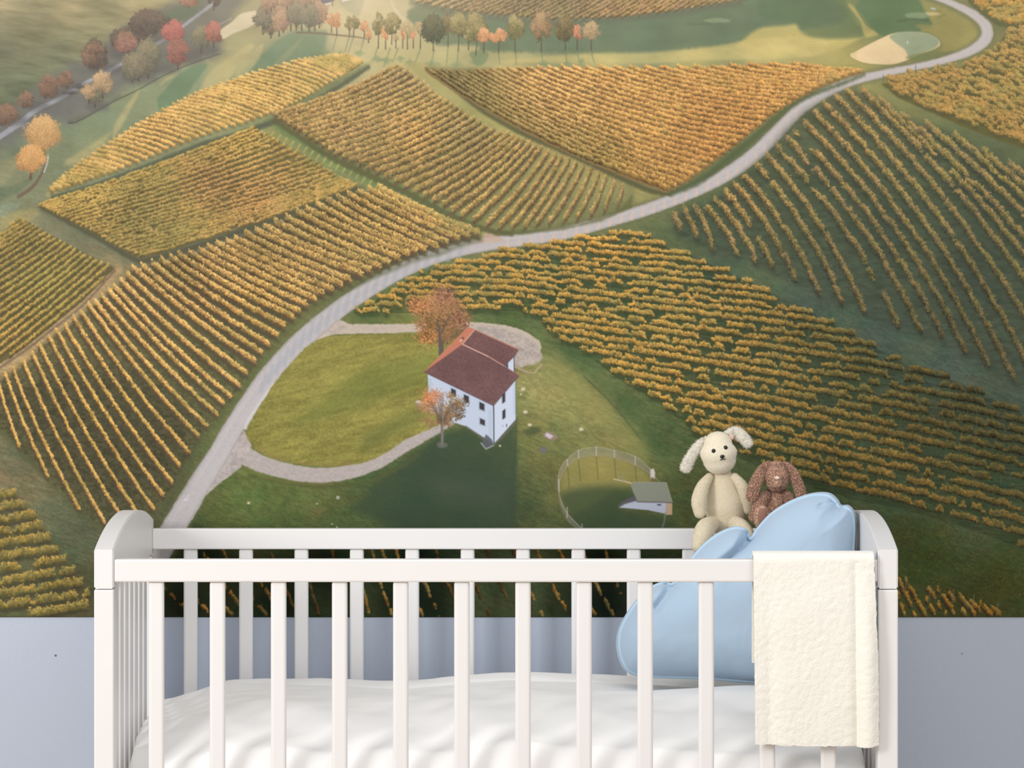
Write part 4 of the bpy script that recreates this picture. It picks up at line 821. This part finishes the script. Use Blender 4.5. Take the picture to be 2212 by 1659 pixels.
# ---------------------------------------------------------------- the mural on the wall
def PRINT_LIGHT(x, y): return 1.03 * (1.10 - .11 * np.clip(x / 2212, -.2, 1.2))[None, :, None] * (1.07 - .10 * y / 1000)[:, None, None]      # room lamps' falloff, baked inversely into the print colours
def build_mural():
    paint_all()
    xs = np.concatenate([np.arange(OX + 3, 0, 6), np.arange(0, 2212, STEP), np.arange(2212, OX + CW - 3, 6)]).astype(np.float32)
    ys = np.concatenate([np.arange(OY + 3, 0, 6), np.arange(0, 1332, STEP), [1333.0]]).astype(np.float32)
    s = blur_rgb(IMG)                                  # centred on half pixels
    def pick(v, o, n):
        f = np.clip(v - o - .5, 0, n - 1.001); i = f.astype(int); return i, (f - i).astype(np.float32)
    ix, fx = pick(xs, OX, CW); iy, fy = pick(ys, OY, CH)
    fx = fx[None, :, None]; fy = fy[:, None, None]; ix1 = np.minimum(ix + 1, CW - 1); iy1 = np.minimum(iy + 1, CH - 1)
    c = ((s[iy][:, ix] * (1 - fx) + s[iy][:, ix1] * fx) * (1 - fy) + (s[iy1][:, ix] * (1 - fx) + s[iy1][:, ix1] * fx) * fy) / 255.0
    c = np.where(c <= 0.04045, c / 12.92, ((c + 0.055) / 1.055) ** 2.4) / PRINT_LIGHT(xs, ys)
    k = (D + YW - .002) / F
    nx, ny = len(xs), len(ys)
    X = (xs - VX) * k; Z = ZC - (ys - VY) * k
    co = np.zeros((ny + 1, nx, 3), np.float32)
    co[:ny, :, 0] = X; co[:ny, :, 1] = YW - .002; co[:ny, :, 2] = Z[:, None]
    co[ny, :, 0] = X; co[ny, :, 1] = YW; co[ny, :, 2] = Z[-1]
    col = np.ones((ny + 1, nx, 4), np.float32); col[:ny, :, :3] = c; col[ny, :, :3] = c[-1]
    me = bpy.data.meshes.new('wall_mural'); nv = (ny + 1) * nx; nf = ny * (nx - 1)
    me.vertices.add(nv); me.vertices.foreach_set('co', co.ravel())
    r, q = np.meshgrid(np.arange(ny), np.arange(nx - 1), indexing='ij'); a = (r * nx + q).ravel()
    f = np.stack([a, a + nx, a + nx + 1, a + 1], 1).astype(np.int32)
    me.loops.add(nf * 4); me.loops.foreach_set('vertex_index', f.ravel())
    me.polygons.add(nf); me.polygons.foreach_set('loop_start', np.arange(nf, dtype=np.int32) * 4); me.polygons.foreach_set('loop_total', np.full(nf, 4, np.int32))
    me.update(calc_edges=True)
    at = me.color_attributes.new('print', 'FLOAT_COLOR', 'POINT'); at.data.foreach_set('color', col.ravel())
    m = bpy.data.materials.new('printed_wallpaper'); m.use_nodes = True; nt = m.node_tree; b = nt.nodes['Principled BSDF']
    n = nt.nodes.new('ShaderNodeVertexColor'); n.layer_name = 'print'
    nt.links.new(n.outputs['Color'], b.inputs['Base Color']); b.inputs['Roughness'].default_value = .8; b.inputs['Specular IOR Level'].default_value = .1
    o = link('wall_mural', me, m)
    tag(o, 'large printed wall mural of autumn vineyards, a winding road and a white farmhouse', 'mural')
STEP = 1.5
def blur_rgb(a):
    p = np.concatenate([a, a[-1:]], 0); p = (p[:-1] + p[1:]) * .5
    p = np.concatenate([p, p[:, -1:]], 1); return (p[:, :-1] + p[:, 1:]) * .5
build_mural()
# ---------------------------------------------------------------- the cot
PX = F / D                                # pixels per metre in the plane of the cot front
def xf(x): return (x - VX) / PX
def zf(y): return ZC - (y - VY) / PX
M_white = material('white_lacquered_wood', (232, 230, 229), .38, .35, .02, 18, .008)
crib = empty('baby_crib', (0, 0.34, 0))
tag(crib, 'white wooden baby crib with slatted sides standing against the mural wall', 'crib')
CY = Vector((0, 0.34, 0))
def part(name, me, mat=None, parent=None, smooth=False):
    me.transform(__import__('mathutils').Matrix.Translation(-CY))
    o = link(name, me, mat or M_white, parent or crib, smooth)
    return o
DEP = 0.688
zt, zs, arch = zf(1187), zf(1273), 47 / PX
def end_panel(x0, x1):
    # arched top board
    n = 28; prof = []
    for k in range(n + 1):
        t = k / n; prof.append((t * DEP, zt + arch * 4 * t * (1 - t)))
    bm = bmesh.new()
    ring = [(0, zs + .0006)] + prof + [(DEP, zs + .0006)]
    a = [bm.verts.new((x0, y, z)) for y, z in ring]; b = [bm.verts.new((x1, y, z)) for y, z in ring]
    m = len(ring)
    bm.faces.new(a); bm.faces.new(b[::-1])
    for k in range(m): bm.faces.new((a[k], b[k], b[(k + 1) % m], a[(k + 1) % m]))
    bmesh.ops.recalc_face_normals(bm, faces=bm.faces[:])
    e = [q for q in bm.edges if abs(q.verts[0].co.x - q.verts[1].co.x) < 1e-6]
    bmesh.ops.bevel(bm, geom=e, offset=.0022, segments=2, affect='EDGES')
    part('end_board', from_bm(bm, 'end_board'))
    for y0, y1 in ((0, .046), (DEP - .046, DEP)):
        part('post', box_mesh('post', (x0, y0, 0), (x1, y1, zs - .0006), .0022))
    sx0, sx1 = x0 + .005, x1 - .003
    if x0 > 0: sx0, sx1 = x0 + .003, x1 - .005
    part('end_rail', box_mesh('end_rail', (sx0, .046, .24), (sx1, DEP - .046, .30), .002))
    me = None
    for k in range(7):
        y = .062 + k * .0805
        part('end_slat', box_mesh('end_slat', (sx0, y, .30), (sx1, y + .052, zs + .001), .003))
xl0, xl1, xr0, xr1 = xf(203), xf(245.5), xf(1896.5), xf(1940)
end_panel(xl0, xl1); end_panel(xr0, xr1)
for nm, y0, y1 in (('front_rail', .003, .026), ('back_rail', .66, .683)):
    part(nm, box_mesh(nm, (xl1, y0, zf(1258)), (xr0, y1, zf(1209)), .0025))
    part('bottom_rail', box_mesh('bottom_rail', (xl1, y0, .24), (xr0, y1, .30), .0025))
for nm, y0, y1 in (('front_slat', .008, .021), ('back_slat', .665, .678)):
    base = None
    for k in range(12):
        x = xf(319.5 + 132.25 * k)
        if base is None:
            base = box_mesh(nm, (xf(319.5), y0, .30), (xf(353), y1, zf(1258) + .001), .0045, 3)
            o0 = part(nm, base)
        else:
            o = o0.copy(); COL.objects.link(o); o.parent = crib; o.location = (132.25 * k / PX, 0, 0)
part('mattress_base', box_mesh('mattress_base', (xl1, .03, .42), (xr0, .655, .445), .002))

# ---------------------------------------------------------------- the duvet
M_duvet = material('white_cotton', (246, 244, 242), .85, .15, .10, 900, .0, 2, sheen=.2, dist=.0004)
def smoothstep(a, b, x):
    t = min(1, max(0, (x - a) / (b - a))); return t * t * (3 - 2 * t)
def build_duvet():
    nu, nv = 230, 120
    x0, x1, y0, y1 = xl1 + .006, xr0 - .006, .030, .652
    def top(x, y):
        u = (x - x0) / (x1 - x0); v = (y - y0) / (y1 - y0)
        z = .640 + .012 * math.exp(-((u - .56) / .2) ** 2) - .003 * math.cos(u * 17)
        z -= .034 * (1 - smoothstep(0, .13, u)) + .022 * smoothstep(.80, 1, u)
        # rounded front roll, soft groove, back roll
        z -= .062 * (1 - smoothstep(-.05, .42, v)) ** 1.5
        g = .795 + .02 * math.sin(u * 9) - .01 * math.sin(u * 23)
        z -= .006 * math.exp(-((v - g) / .022) ** 2) * smoothstep(.12, .3, u)
        z += .004 * math.exp(-((v - g - .09) / .05) ** 2)
        z += .024 * math.exp(-((u - .86) / .17) ** 2) * smoothstep(.28, .42, v) * (1 - smoothstep(.48, .58, v))
        # slack folds running aslant
        f = math.sin((x * 30 + y * 24) + 1.8 * mnoise.noise((x * 4, y * 4, 3)))
        z += .0062 * f * (1 - smoothstep(.35, .75, v)) * (.6 + .8 * mnoise.noise((x * 3.1, y * 2, 8)))
        z += .004 * mnoise.noise((x * 7, y * 9, 1)) + .0015 * mnoise.noise((x * 22, y * 30, 5))
        # gathered folds at the left head end
        z += .004 * math.sin(y * 95 + x * 60) * (1 - smoothstep(.02, .14, u)) * smoothstep(.1, .4, v)
        return z
    pts = []
    for j in range(nv):
        for i in range(nu):
            u, v = i / (nu - 1), j / (nv - 1)
            # border rows fall to the base
            x = x0 + (x1 - x0) * u; y = y0 + (y1 - y0) * v
            du = min(u, 1 - u) * (x1 - x0); dv = min(v, 1 - v) * (y1 - y0)
            z = top(x, y); zb = .448
            e = min(1, (du + .001) / .014); e2 = min(1, (dv + .001) / .034)
            k = math.sqrt(max(0, 1 - (1 - e) ** 2)) * math.sqrt(max(0, 1 - (1 - e2) ** 2))
            pts.append((x, y - .34, zb + (z - zb) * k))
    me = grid_mesh('duvet', pts, nu, nv)
    bm = bmesh.new(); bm.from_mesh(me)
    ed = [e for e in bm.edges if e.is_boundary]
    bmesh.ops.holes_fill(bm, edges=ed, sides=0); bmesh.ops.recalc_face_normals(bm, faces=bm.faces[:])
    bm.to_mesh(me); bm.free()
    o = link('duvet', me, M_duvet, None, True); o.location = (0, .34, 0)
    tag(o, 'white puffy cotton duvet filling the bottom of the crib', 'duvet')
build_duvet()

# ---------------------------------------------------------------- the cloud pillow
M_blue = material('pale_blue_cotton', (172, 194, 214), .8, .15, .10, 700, .012, 2, sheen=.25, dist=.0004)
M_pipe = material('pale_blue_piping', (180, 204, 223), .7, .2)
def catmull(pts, n=8):
    p = np.array(pts, float); m = len(p); out = []
    for k in range(m):
        a, b, c, d = p[k - 1], p[k], p[(k + 1) % m], p[(k + 2) % m]
        for t in np.arange(n) / n:
            out.append(.5 * (2 * b + (c - a) * t + (2 * a - 5 * b + 4 * c - d) * t * t + (3 * b - a - 3 * c + d) * t ** 3))
    return np.array(out)
def tube(path, r, seg=8, closed=False):
    pts = []; n = len(path)
    for k in range(n):
        a = path[k - 1] if (k or closed) else path[k]; b = path[(k + 1) % n] if (k < n - 1 or closed) else path[k]
        t = (Vector(b) - Vector(a)).normalized(); s = t.cross(Vector((0, 1, 0.001)));
        s = s.normalized() if s.length > 1e-6 else Vector((1, 0, 0)); q = t.cross(s).normalized()
        rr = r[k] if hasattr(r, '__len__') else r
        for j in range(seg):
            an = 2 * math.pi * j / seg; pts.append(Vector(path[k]) + (s * math.cos(an) + q * math.sin(an)) * rr)
    return grid_mesh('tube', pts, seg, n, True, closed)
def pillow_plane(x, y):
    # leans back against the rail and the right end board
    return .400 + (1465 - y) / 400 * .012 - (x - 1600) * 1.6e-4
def build_pillow():
    ctl = [(1331,1398),(1334,1364),(1350,1330),(1376,1294),(1404,1268),(1428,1259),(1450,1260),(1468,1236),(1496,1200),(1522,1172),(1556,1148),(1588,1137),(1610,1142),(1622,1160),(1640,1136),(1668,1106),(1702,1084),(1738,1069),(1768,1063),(1794,1065),(1810,1078),(1818,1090),(1834,1091),(1846,1106),(1850,1140),(1848,1190),(1850,1240),(1852,1300),(1852,1380),(1846,1450),(1820,1474),(1760,1478),(1690,1478),(1620,1476),(1560,1471),(1500,1467),(1430,1465),(1380,1462),(1352,1450),(1338,1428)]
    out = catmull(ctl, 8); n = len(out); c = np.array([1622., 1320.])
    K = 34
    ts = np.array([math.sin(k / K * math.pi / 2) for k in range(K + 1)])
    creases = [np.array([(1622,1160),(1600,1184),(1575,1206),(1545,1230),(1520,1256)]), np.array([(1451,1261),(1436,1286),(1416,1312)]), np.array([(1817,1089),(1796,1084),(1772,1092)])]
    def dseg(p, q):
        best = 1e9
        for a, b in zip(q[:-1], q[1:]):
            v = b - a; t = min(1, max(0, float(np.dot(p - a, v) / np.dot(v, v)))); best = min(best, float(np.linalg.norm(p - a - v * t)))
        return best
    closed = np.vstack([out, out[:1]])
    A = closed[:-1]; V = closed[1:] - A; L = (V ** 2).sum(1)
    def dout(p):
        t = np.clip(((p - A) * V).sum(1) / L, 0, 1); return float(np.sqrt((((p - A - V * t[:, None]) ** 2).sum(1)).min()))
    front, back = [], []
    P0 = Vector((W(1622, 1470, .39)))
    for k in range(K + 1):
        for j in range(n):
            p = c + (out[j] - c) * ts[k]
            d = dout(p) if k < K else 0
            pf = math.sqrt(max(0, 1 - (1 - min(1, d / 95)) ** 2)); pb = math.sqrt(max(0, 1 - (1 - min(1, d / 70)) ** 2))
            cr = 0
            for q, wd, dp in zip(creases, (9, 8, 6), (.38, .3, .16)):
                cr = max(cr, dp * math.exp(-(dseg(p, q) / wd) ** 2))
            Yc = pillow_plane(*p)
            wr = .0014 * mnoise.noise((p[0] / 40, p[1] / 60, 2)) + .0008 * mnoise.noise((p[0] / 14, p[1] / 20, 5))
            low = smoothstep(1090, 1180, p[1])
            front.append(W(p[0], p[1], Yc - .09 * pf * (1 - cr) + wr) - P0)
            # back half: real size kept, thicker low down where the toys rest on it
            b = W(p[0], p[1], Yc); b.y += (.045 + .02 * low) * pb; back.append(b - P0)
    m = (K + 1) * n; fs = []
    for k in range(K):
        for j in range(n):
            a = k * n + j; b = k * n + (j + 1) % n; fs.append((a, b, b + n, a + n))
    fb = []
    for k in range(K):
        for j in range(n):
            def ib(kk, jj): return kk * n + jj if kk == K else m + kk * n + jj
            fb.append((ib(k, j), ib(k + 1, j), ib(k + 1, (j + 1) % n), ib(k, (j + 1) % n)))
    me = bpy.data.meshes.new('cushion_body'); me.from_pydata([tuple(v) for v in front + back[:K * n]], [], fs + fb); me.update()
    bm = bmesh.new(); bm.from_mesh(me); bmesh.ops.remove_doubles(bm, verts=bm.verts[:], dist=1e-5); bmesh.ops.recalc_face_normals(bm, faces=bm.faces[:]); bm.to_mesh(me); bm.free()
    root = empty('cloud_pillow', P0); tag(root, 'pale blue cloud shaped pillow leaning in the right end of the crib', 'pillow')
    link('cushion_body', me, M_blue, root, True)
    # welt sewn round the front edge
    ring = []
    for j in range(n):
        p = c + (out[j] - c) * .972
        d = dout(p); pf = math.sqrt(max(0, 1 - (1 - min(1, d / 95)) ** 2)); ring.append(W(p[0], p[1], pillow_plane(*p) - .09 * pf + .0006) - P0)
    link('piping', tube(ring, .0034, 8, True), M_pipe, root, True)
build_pillow()

# ---------------------------------------------------------------- the towel
def build_towel():
    M = material('cream_terry', (241, 238, 228), .95, .1, .42, 300, .02, 4, sheen=.3, dist=.0022)
    nu, nv = 110, 190
    x0, x1 = xf(1627), xf(1887)
    zt_, front, back = zf(1209) + .0035, -.0035, .0325
    # path over the rail: front hem -> up -> over -> behind
    path = []
    zb = zf(1609)
    for k in range(120): path.append((front - .004 * math.sin(k / 119 * math.pi), zb + (zt_ - .006 - zb) * k / 119))
    for k in range(1, 31):
        a = math.pi * k / 31; yc = (front + back) / 2; ry = (back - front) / 2; path.append((yc - ry * math.cos(a), zt_ - .006 + .0085 * math.sin(a) ** .6))
    for k in range(40): path.append((back, zt_ - .006 - .16 * (k + 1) / 40))
    pts = []
    for j, (y, z) in enumerate(path):
        t = min(1, j / 119)                      # 0 at the hem, 1 at the rail
        for i in range(nu):
            u = i / (nu - 1); x = x0 + (x1 - x0) * u
            hang = (1 - t) if j < 120 else 0
            x += .004 * hang * (u - .5) * 2 * (1 if u > .5 else -.6) * 1.2
            g = math.exp(-((u - .845) / .035) ** 2) * (.25 + .75 * min(1, hang * 1.6)); r = math.exp(-((u - .94) / .06) ** 2) * min(1, hang * 2)
            l = math.exp(-((u - .13) / .07) ** 2) * min(1, hang * 1.5)
            dy = .008 * g - .008 * r + .003 * l + .0016 * mnoise.noise((x * 18, z * 14, 1)) + .0007 * mnoise.noise((x * 120, z * 120, 4)) + .0005 * mnoise.noise((x * 320, z * 320, 9))
            if j >= 120: dy *= .25 if j < 150 else -.3
            e = min(u, 1 - u) * (nu - 1)
            zz = z + .0016 * math.sin(u * 7 + 1) * hang + (.004 * math.exp(-((u - .9) / .08) ** 2) * -hang)
            pts.append((x, y + dy, zz))
    me = grid_mesh('towel', [Vector(p) - Vector((x0, .01, zb)) for p in pts], nu, len(path))
    o = link('towel', me, M, None, True); o.location = (x0, .01, zb)
    md = o.modifiers.new('thickness', 'SOLIDIFY'); md.thickness = .0065; md.offset = 1 if True else 0; md.use_even_offset = True
    b = o.modifiers.new('soft', 'BEVEL'); b.width = .0026; b.segments = 3; b.limit_method = 'ANGLE'; b.angle_limit = 1.0
    tag(o, 'cream terry towel hanging folded over the front rail of the crib', 'towel')
build_towel()

# ---------------------------------------------------------------- the soft toys
def chain(path, rad, flat=1.0, seg=20, cap=5, sub=6, axis='Y'):
    """closed soft limb through 3D points with a radius at each point"""
    P_ = np.array([tuple(p) for p in path], float); R_ = np.array(rad, float)
    m = len(P_); tt = np.linspace(0, m - 1, (m - 1) * sub + 1)
    def cr(arr, t):
        k = min(int(t), m - 2); f = t - k
        g = lambda i: arr[min(max(i, 0), m - 1)]
        a, b, c, d = g(k - 1), g(k), g(k + 1), g(k + 2)
        return .5 * (2 * b + (c - a) * f + (2 * a - 5 * b + 4 * c - d) * f * f + (3 * b - a - 3 * c + d) * f ** 3)
    C = [cr(P_, t) for t in tt]; R = [max(1e-4, float(cr(R_, t))) for t in tt]
    t0 = np.array(C[1]) - np.array(C[0]); t0 /= np.linalg.norm(t0); t1 = np.array(C[-1]) - np.array(C[-2]); t1 /= np.linalg.norm(t1)
    pre, post = [], []
    for k in range(cap):
        a = math.pi / 2 * (1 - k / cap); pre.append((np.array(C[0]) - t0 * R[0] * math.sin(a) * .9, R[0] * max(.03, math.cos(a))))
        a = math.pi / 2 * ((k + 1) / cap); post.append((np.array(C[-1]) + t1 * R[-1] * math.sin(a) * .9, R[-1] * max(.03, math.cos(a))))
    st = pre + list(zip(C, R)) + post
    pts = []; up = Vector((0, 1, 0))
    for k, (c, r) in enumerate(st):
        a = st[max(0, k - 1)][0]; b = st[min(len(st) - 1, k + 1)][0]; t = Vector(b - a).normalized()
        s = t.cross(up); s = s.normalized() if s.length > 1e-4 else Vector((1, 0, 0)); q = s.cross(t).normalized()
        for j in range(seg):
            an = 2 * math.pi * j / seg; pts.append(Vector(c) + s * (math.cos(an) * r) + q * (math.sin(an) * r * flat))
    me = grid_mesh('limb', pts, seg, len(st), True)
    bm = bmesh.new(); bm.from_mesh(me)
    bmesh.ops.holes_fill(bm, edges=[e for e in bm.edges if e.is_boundary], sides=0); bmesh.ops.recalc_face_normals(bm, faces=bm.faces[:]); bm.to_mesh(me); bm.free()
    return me

def fuzz(me, n, length, width, seed, curl=.5):
    """short pile standing on the cloth, part of the same mesh"""
    rng = np.random.default_rng(seed)
    vs = np.array([v.co[:] for v in me.vertices]); me.calc_loop_triangles()
    tri = np.array([t.vertices[:] for t in me.loop_triangles])
    a, b, c = vs[tri[:, 0]], vs[tri[:, 1]], vs[tri[:, 2]]; nr = np.cross(b - a, c - a); ar = np.linalg.norm(nr, axis=1) + 1e-12; nr = nr / ar[:, None]
    k = rng.choice(len(tri), n, p=ar / ar.sum()); r1, r2 = np.sqrt(rng.random(n)), rng.random(n)
    p = a[k] * (1 - r1)[:, None] + b[k] * (r1 * (1 - r2))[:, None] + c[k] * (r1 * r2)[:, None]
    dirn = nr[k] + rng.normal(0, curl, (n, 3)); dirn /= np.linalg.norm(dirn, axis=1)[:, None]
    side = np.cross(dirn, rng.normal(0, 1, (n, 3))); side /= np.linalg.norm(side, axis=1)[:, None] + 1e-9
    ln = length * (.5 + .7 * rng.random((n, 1)))
    T = np.stack([p - side * width, p + side * width, p + dirn * ln], 1).reshape(-1, 3)
    base = len(vs)
    faces = [tuple(f.vertices) for f in me.polygons] + [(base + 3 * i, base + 3 * i + 1, base + 3 * i + 2) for i in range(n)]
    m2 = bpy.data.meshes.new(me.name); m2.from_pydata(np.vstack([vs, T]).tolist(), [], faces); m2.update()
    return m2

def toy(name, label, Yc, base):
    root = empty(name, W(base[0], base[1], Yc)); tag(root, label, 'soft toy', None); return root
def limb(root, name, pix, rad, mat, flat=.9, fz=None, seed=1, dy=None, sub=6, seg=20):
    """pix: (x, y, depth) of the limb centre line in frame units, rad in frame units at that depth"""
    path = [W(x, y, Y) - root.location for x, y, Y in pix]; r = [q * (D + p[2]) / F for q, p in zip(rad, pix)]
    me = chain(path, r, flat, seg, 6, sub)
    if fz: me = fuzz(me, fz[0], fz[1], fz[2], seed, fz[3] if len(fz) > 3 else .5)
    return link(name, me, mat, root, True)

M_cream = material('cream_plush', (216, 202, 174), .95, .1, .5, 420, .05, 3, sheen=.5, dist=.0015)
M_creamhead = material('pale_cream_plush', (233, 221, 196), .95, .1, .5, 420, .04, 3, sheen=.5, dist=.0015)
M_ear = material('white_shaggy_plush', (240, 234, 222), .95, .1, .5, 300, .05, 3, sheen=.5, dist=.002)
M_pink = material('rosy_ear_lining', (214, 186, 168), .9, .1, .3, 400, .04)
M_black = material('black_glass_eye', (12, 11, 10), .12, .6)
M_thread = material('black_thread', (30, 26, 24), .7, .2)
def ball(root, name, x, y, Y, rx, rz, ry, mat, seg=16):
    k = (D + Y) / F; bm = bmesh.new(); bmesh.ops.create_uvsphere(bm, u_segments=seg, v_segments=10, radius=1)
    for v in bm.verts: v.co = Vector((v.co.x * rx * k, v.co.y * ry * k, v.co.z * rz * k))
    o = link(name, from_bm(bm, name), mat, root, True); o.location = W(x, y, Y) - root.location; return o

def cream_bunny():
    Y = .555
    r = toy('toy_rabbit', 'cream plush rabbit with one ear flopped over, sitting behind the blue pillow', Y, (1560, 1190))
    short = (2200, .0016, .0003, .6); shag = (4200, .0040, .00028, .5)
    limb(r, 'body', [(1559,1012,Y),(1559,1036,Y),(1563,1066,Y),(1568,1096,Y),(1566,1122,Y)], [18,26,36,44,40], M_cream, .85, short, 1, seg=28)
    hd = limb(r, 'head', [(1551,960,Y-.012),(1552,976,Y-.014),(1554,992,Y-.012)], [31,40,36], M_creamhead, .92, short, 2, seg=28)
    limb(r, 'ear', [(1524,950,Y-.004),(1510,962,Y-.008),(1494,984,Y-.012),(1481,1010,Y-.012)], [6,9,10,11], M_ear, .5, shag, 3)
    limb(r, 'ear', [(1567,950,Y-.004),(1574,938,Y-.004),(1590,934,Y-.006),(1604,944,Y-.012),(1615,957,Y-.014)], [7,9,11,11,10], M_ear, .5, shag, 4)
    ball(r, 'ear_lining', 1580, 944, Y - .016, 6, 6, 2, M_pink)
    limb(r, 'arm', [(1533,1030,Y-.012),(1518,1052,Y-.024),(1510,1082,Y-.034),(1512,1108,Y-.038)], [9,14,16.5,13], M_cream, .85, short, 5)
    limb(r, 'arm', [(1586,1030,Y-.008),(1602,1050,Y-.014),(1614,1078,Y-.014),(1616,1100,Y-.012)], [9,13,15,12], M_cream, .85, short, 6)
    limb(r, 'leg', [(1544,1128,Y-.01),(1526,1140,Y-.045),(1518,1158,Y-.062),(1510,1180,Y-.070)], [16,21,21,16], M_cream, .9, short, 7)
    limb(r, 'leg', [(1580,1128,Y-.01),(1600,1140,Y-.04),(1612,1156,Y-.055),(1616,1176,Y-.062)], [16,19,18,15], M_cream, .9, short, 8)
    k = (D + Y) / F
    def onhead(x, y):
        # depth of the head front at that place
        dx, dy = (x - 1552.5) / 40, (y - 977) / 41; return Y - .014 - 40 * k * .92 * math.sqrt(max(.05, 1 - dx * dx - dy * dy))
    for x, y in ((1541.6, 974), (1567.4, 966.8)): ball(r, 'eye', x, y, onhead(x, y) + .001, 4.6, 4.6, 3.4, M_black)
    ball(r, 'nose', 1560, 986, onhead(1560, 986) + .0005, 5.4, 4.4, 3.2, M_black)
    pm = [W(x, y, onhead(x, y) - .0012) - r.location for x, y in ((1555.5,993.6),(1558,993),(1560.6,991.6),(1560.4,988),(1560.6,991.6),(1564,992.4),(1567.6,991))]
    link('mouth', tube(pm, .0007, 6), M_thread, r, True)

M_brown = material('curly_brown_plush', (194, 150, 124), .95, .1, 1.0, 520, .5, 1, sheen=.5, tex='NOISE', dist=.003, lo=.38, hi=.60)
M_brownl = material('tan_curly_plush', (216, 178, 152), .95, .1, 1.0, 330, .22, 2, sheen=.5, dist=.003)
M_sole = material('brown_suede', (152, 112, 98), .9, .1, .2, 500, .04)
M_nose = material('pale_pink_nose', (236, 206, 194), .7, .2)
def brown_bunny():
    Y = .535
    r = toy('toy_rabbit', 'small curly brown plush rabbit with long drooping ears beside the cream rabbit', Y, (1672, 1150))
    cz = (5200, .0024, .0006, .9)
    limb(r, 'body', [(1677,1050,Y),(1676,1066,Y),(1672,1090,Y),(1668,1116,Y),(1668,1134,Y)], [14,22,28,33,28], M_brown, .9, cz, 1, seg=26)
    limb(r, 'head', [(1677,1012,Y-.012),(1677,1026,Y-.016),(1678,1040,Y-.018)], [18,26.5,24], M_brown, .95, cz, 2, seg=26)
    limb(r, 'muzzle', [(1678,1036,Y-.034),(1679,1044,Y-.034)], [10,9], M_brownl, .7, (900, .0026, .0008, .9), 9)
    limb(r, 'ear', [(1661,1004,Y-.012),(1648,1014,Y-.020),(1634,1040,Y-.028),(1624,1072,Y-.032)], [7,10,12.5,12.5], M_brown, .5, cz, 3)
    limb(r, 'ear', [(1693,1004,Y-.010),(1707,1014,Y-.016),(1720,1038,Y-.020),(1731,1070,Y-.022)], [7,9.5,11.5,11], M_brown, .5, cz, 4)
    limb(r, 'arm', [(1658,1066,Y-.010),(1646,1082,Y-.024),(1634,1104,Y-.034),(1628,1118,Y-.036)], [9,12,12,10], M_brown, .9, cz, 5)
    limb(r, 'arm', [(1694,1066,Y-.008),(1704,1076,Y-.018),(1706,1090,Y-.026)], [8,10,9], M_brown, .9, cz, 6)
    limb(r, 'leg', [(1656,1130,Y-.01),(1649,1128,Y-.03),(1647,1124,Y-.05)], [15,16,15], M_brown, 1.2, cz, 7)
    ft = ball(r, 'foot', 1645, 1117, Y - .050, 15.5, 25, 16, M_brownl); ft.rotation_euler = (0, .12, 0); old = ft.data; ft.data = fuzz(old, 2600, .0026, .0007, 17, .9); ft.data.materials.append(M_brownl); ft.data.polygons.foreach_set('use_smooth', np.ones(len(ft.data.polygons), bool))
    limb(r, 'leg', [(1690,1132,Y-.01),(1700,1130,Y-.04),(1704,1128,Y-.06)], [16,17,16], M_brown, .95, cz, 8)
    o = ball(r, 'sole', 1646.5, 1116, Y - .0605, 10, 18, 4, M_sole); o.rotation_euler = (0, .12, 0)
    ball(r, 'nose', 1679, 1032.5, Y - .0412, 5.2, 3.8, 3.2, M_nose)
cream_bunny(); brown_bunny()
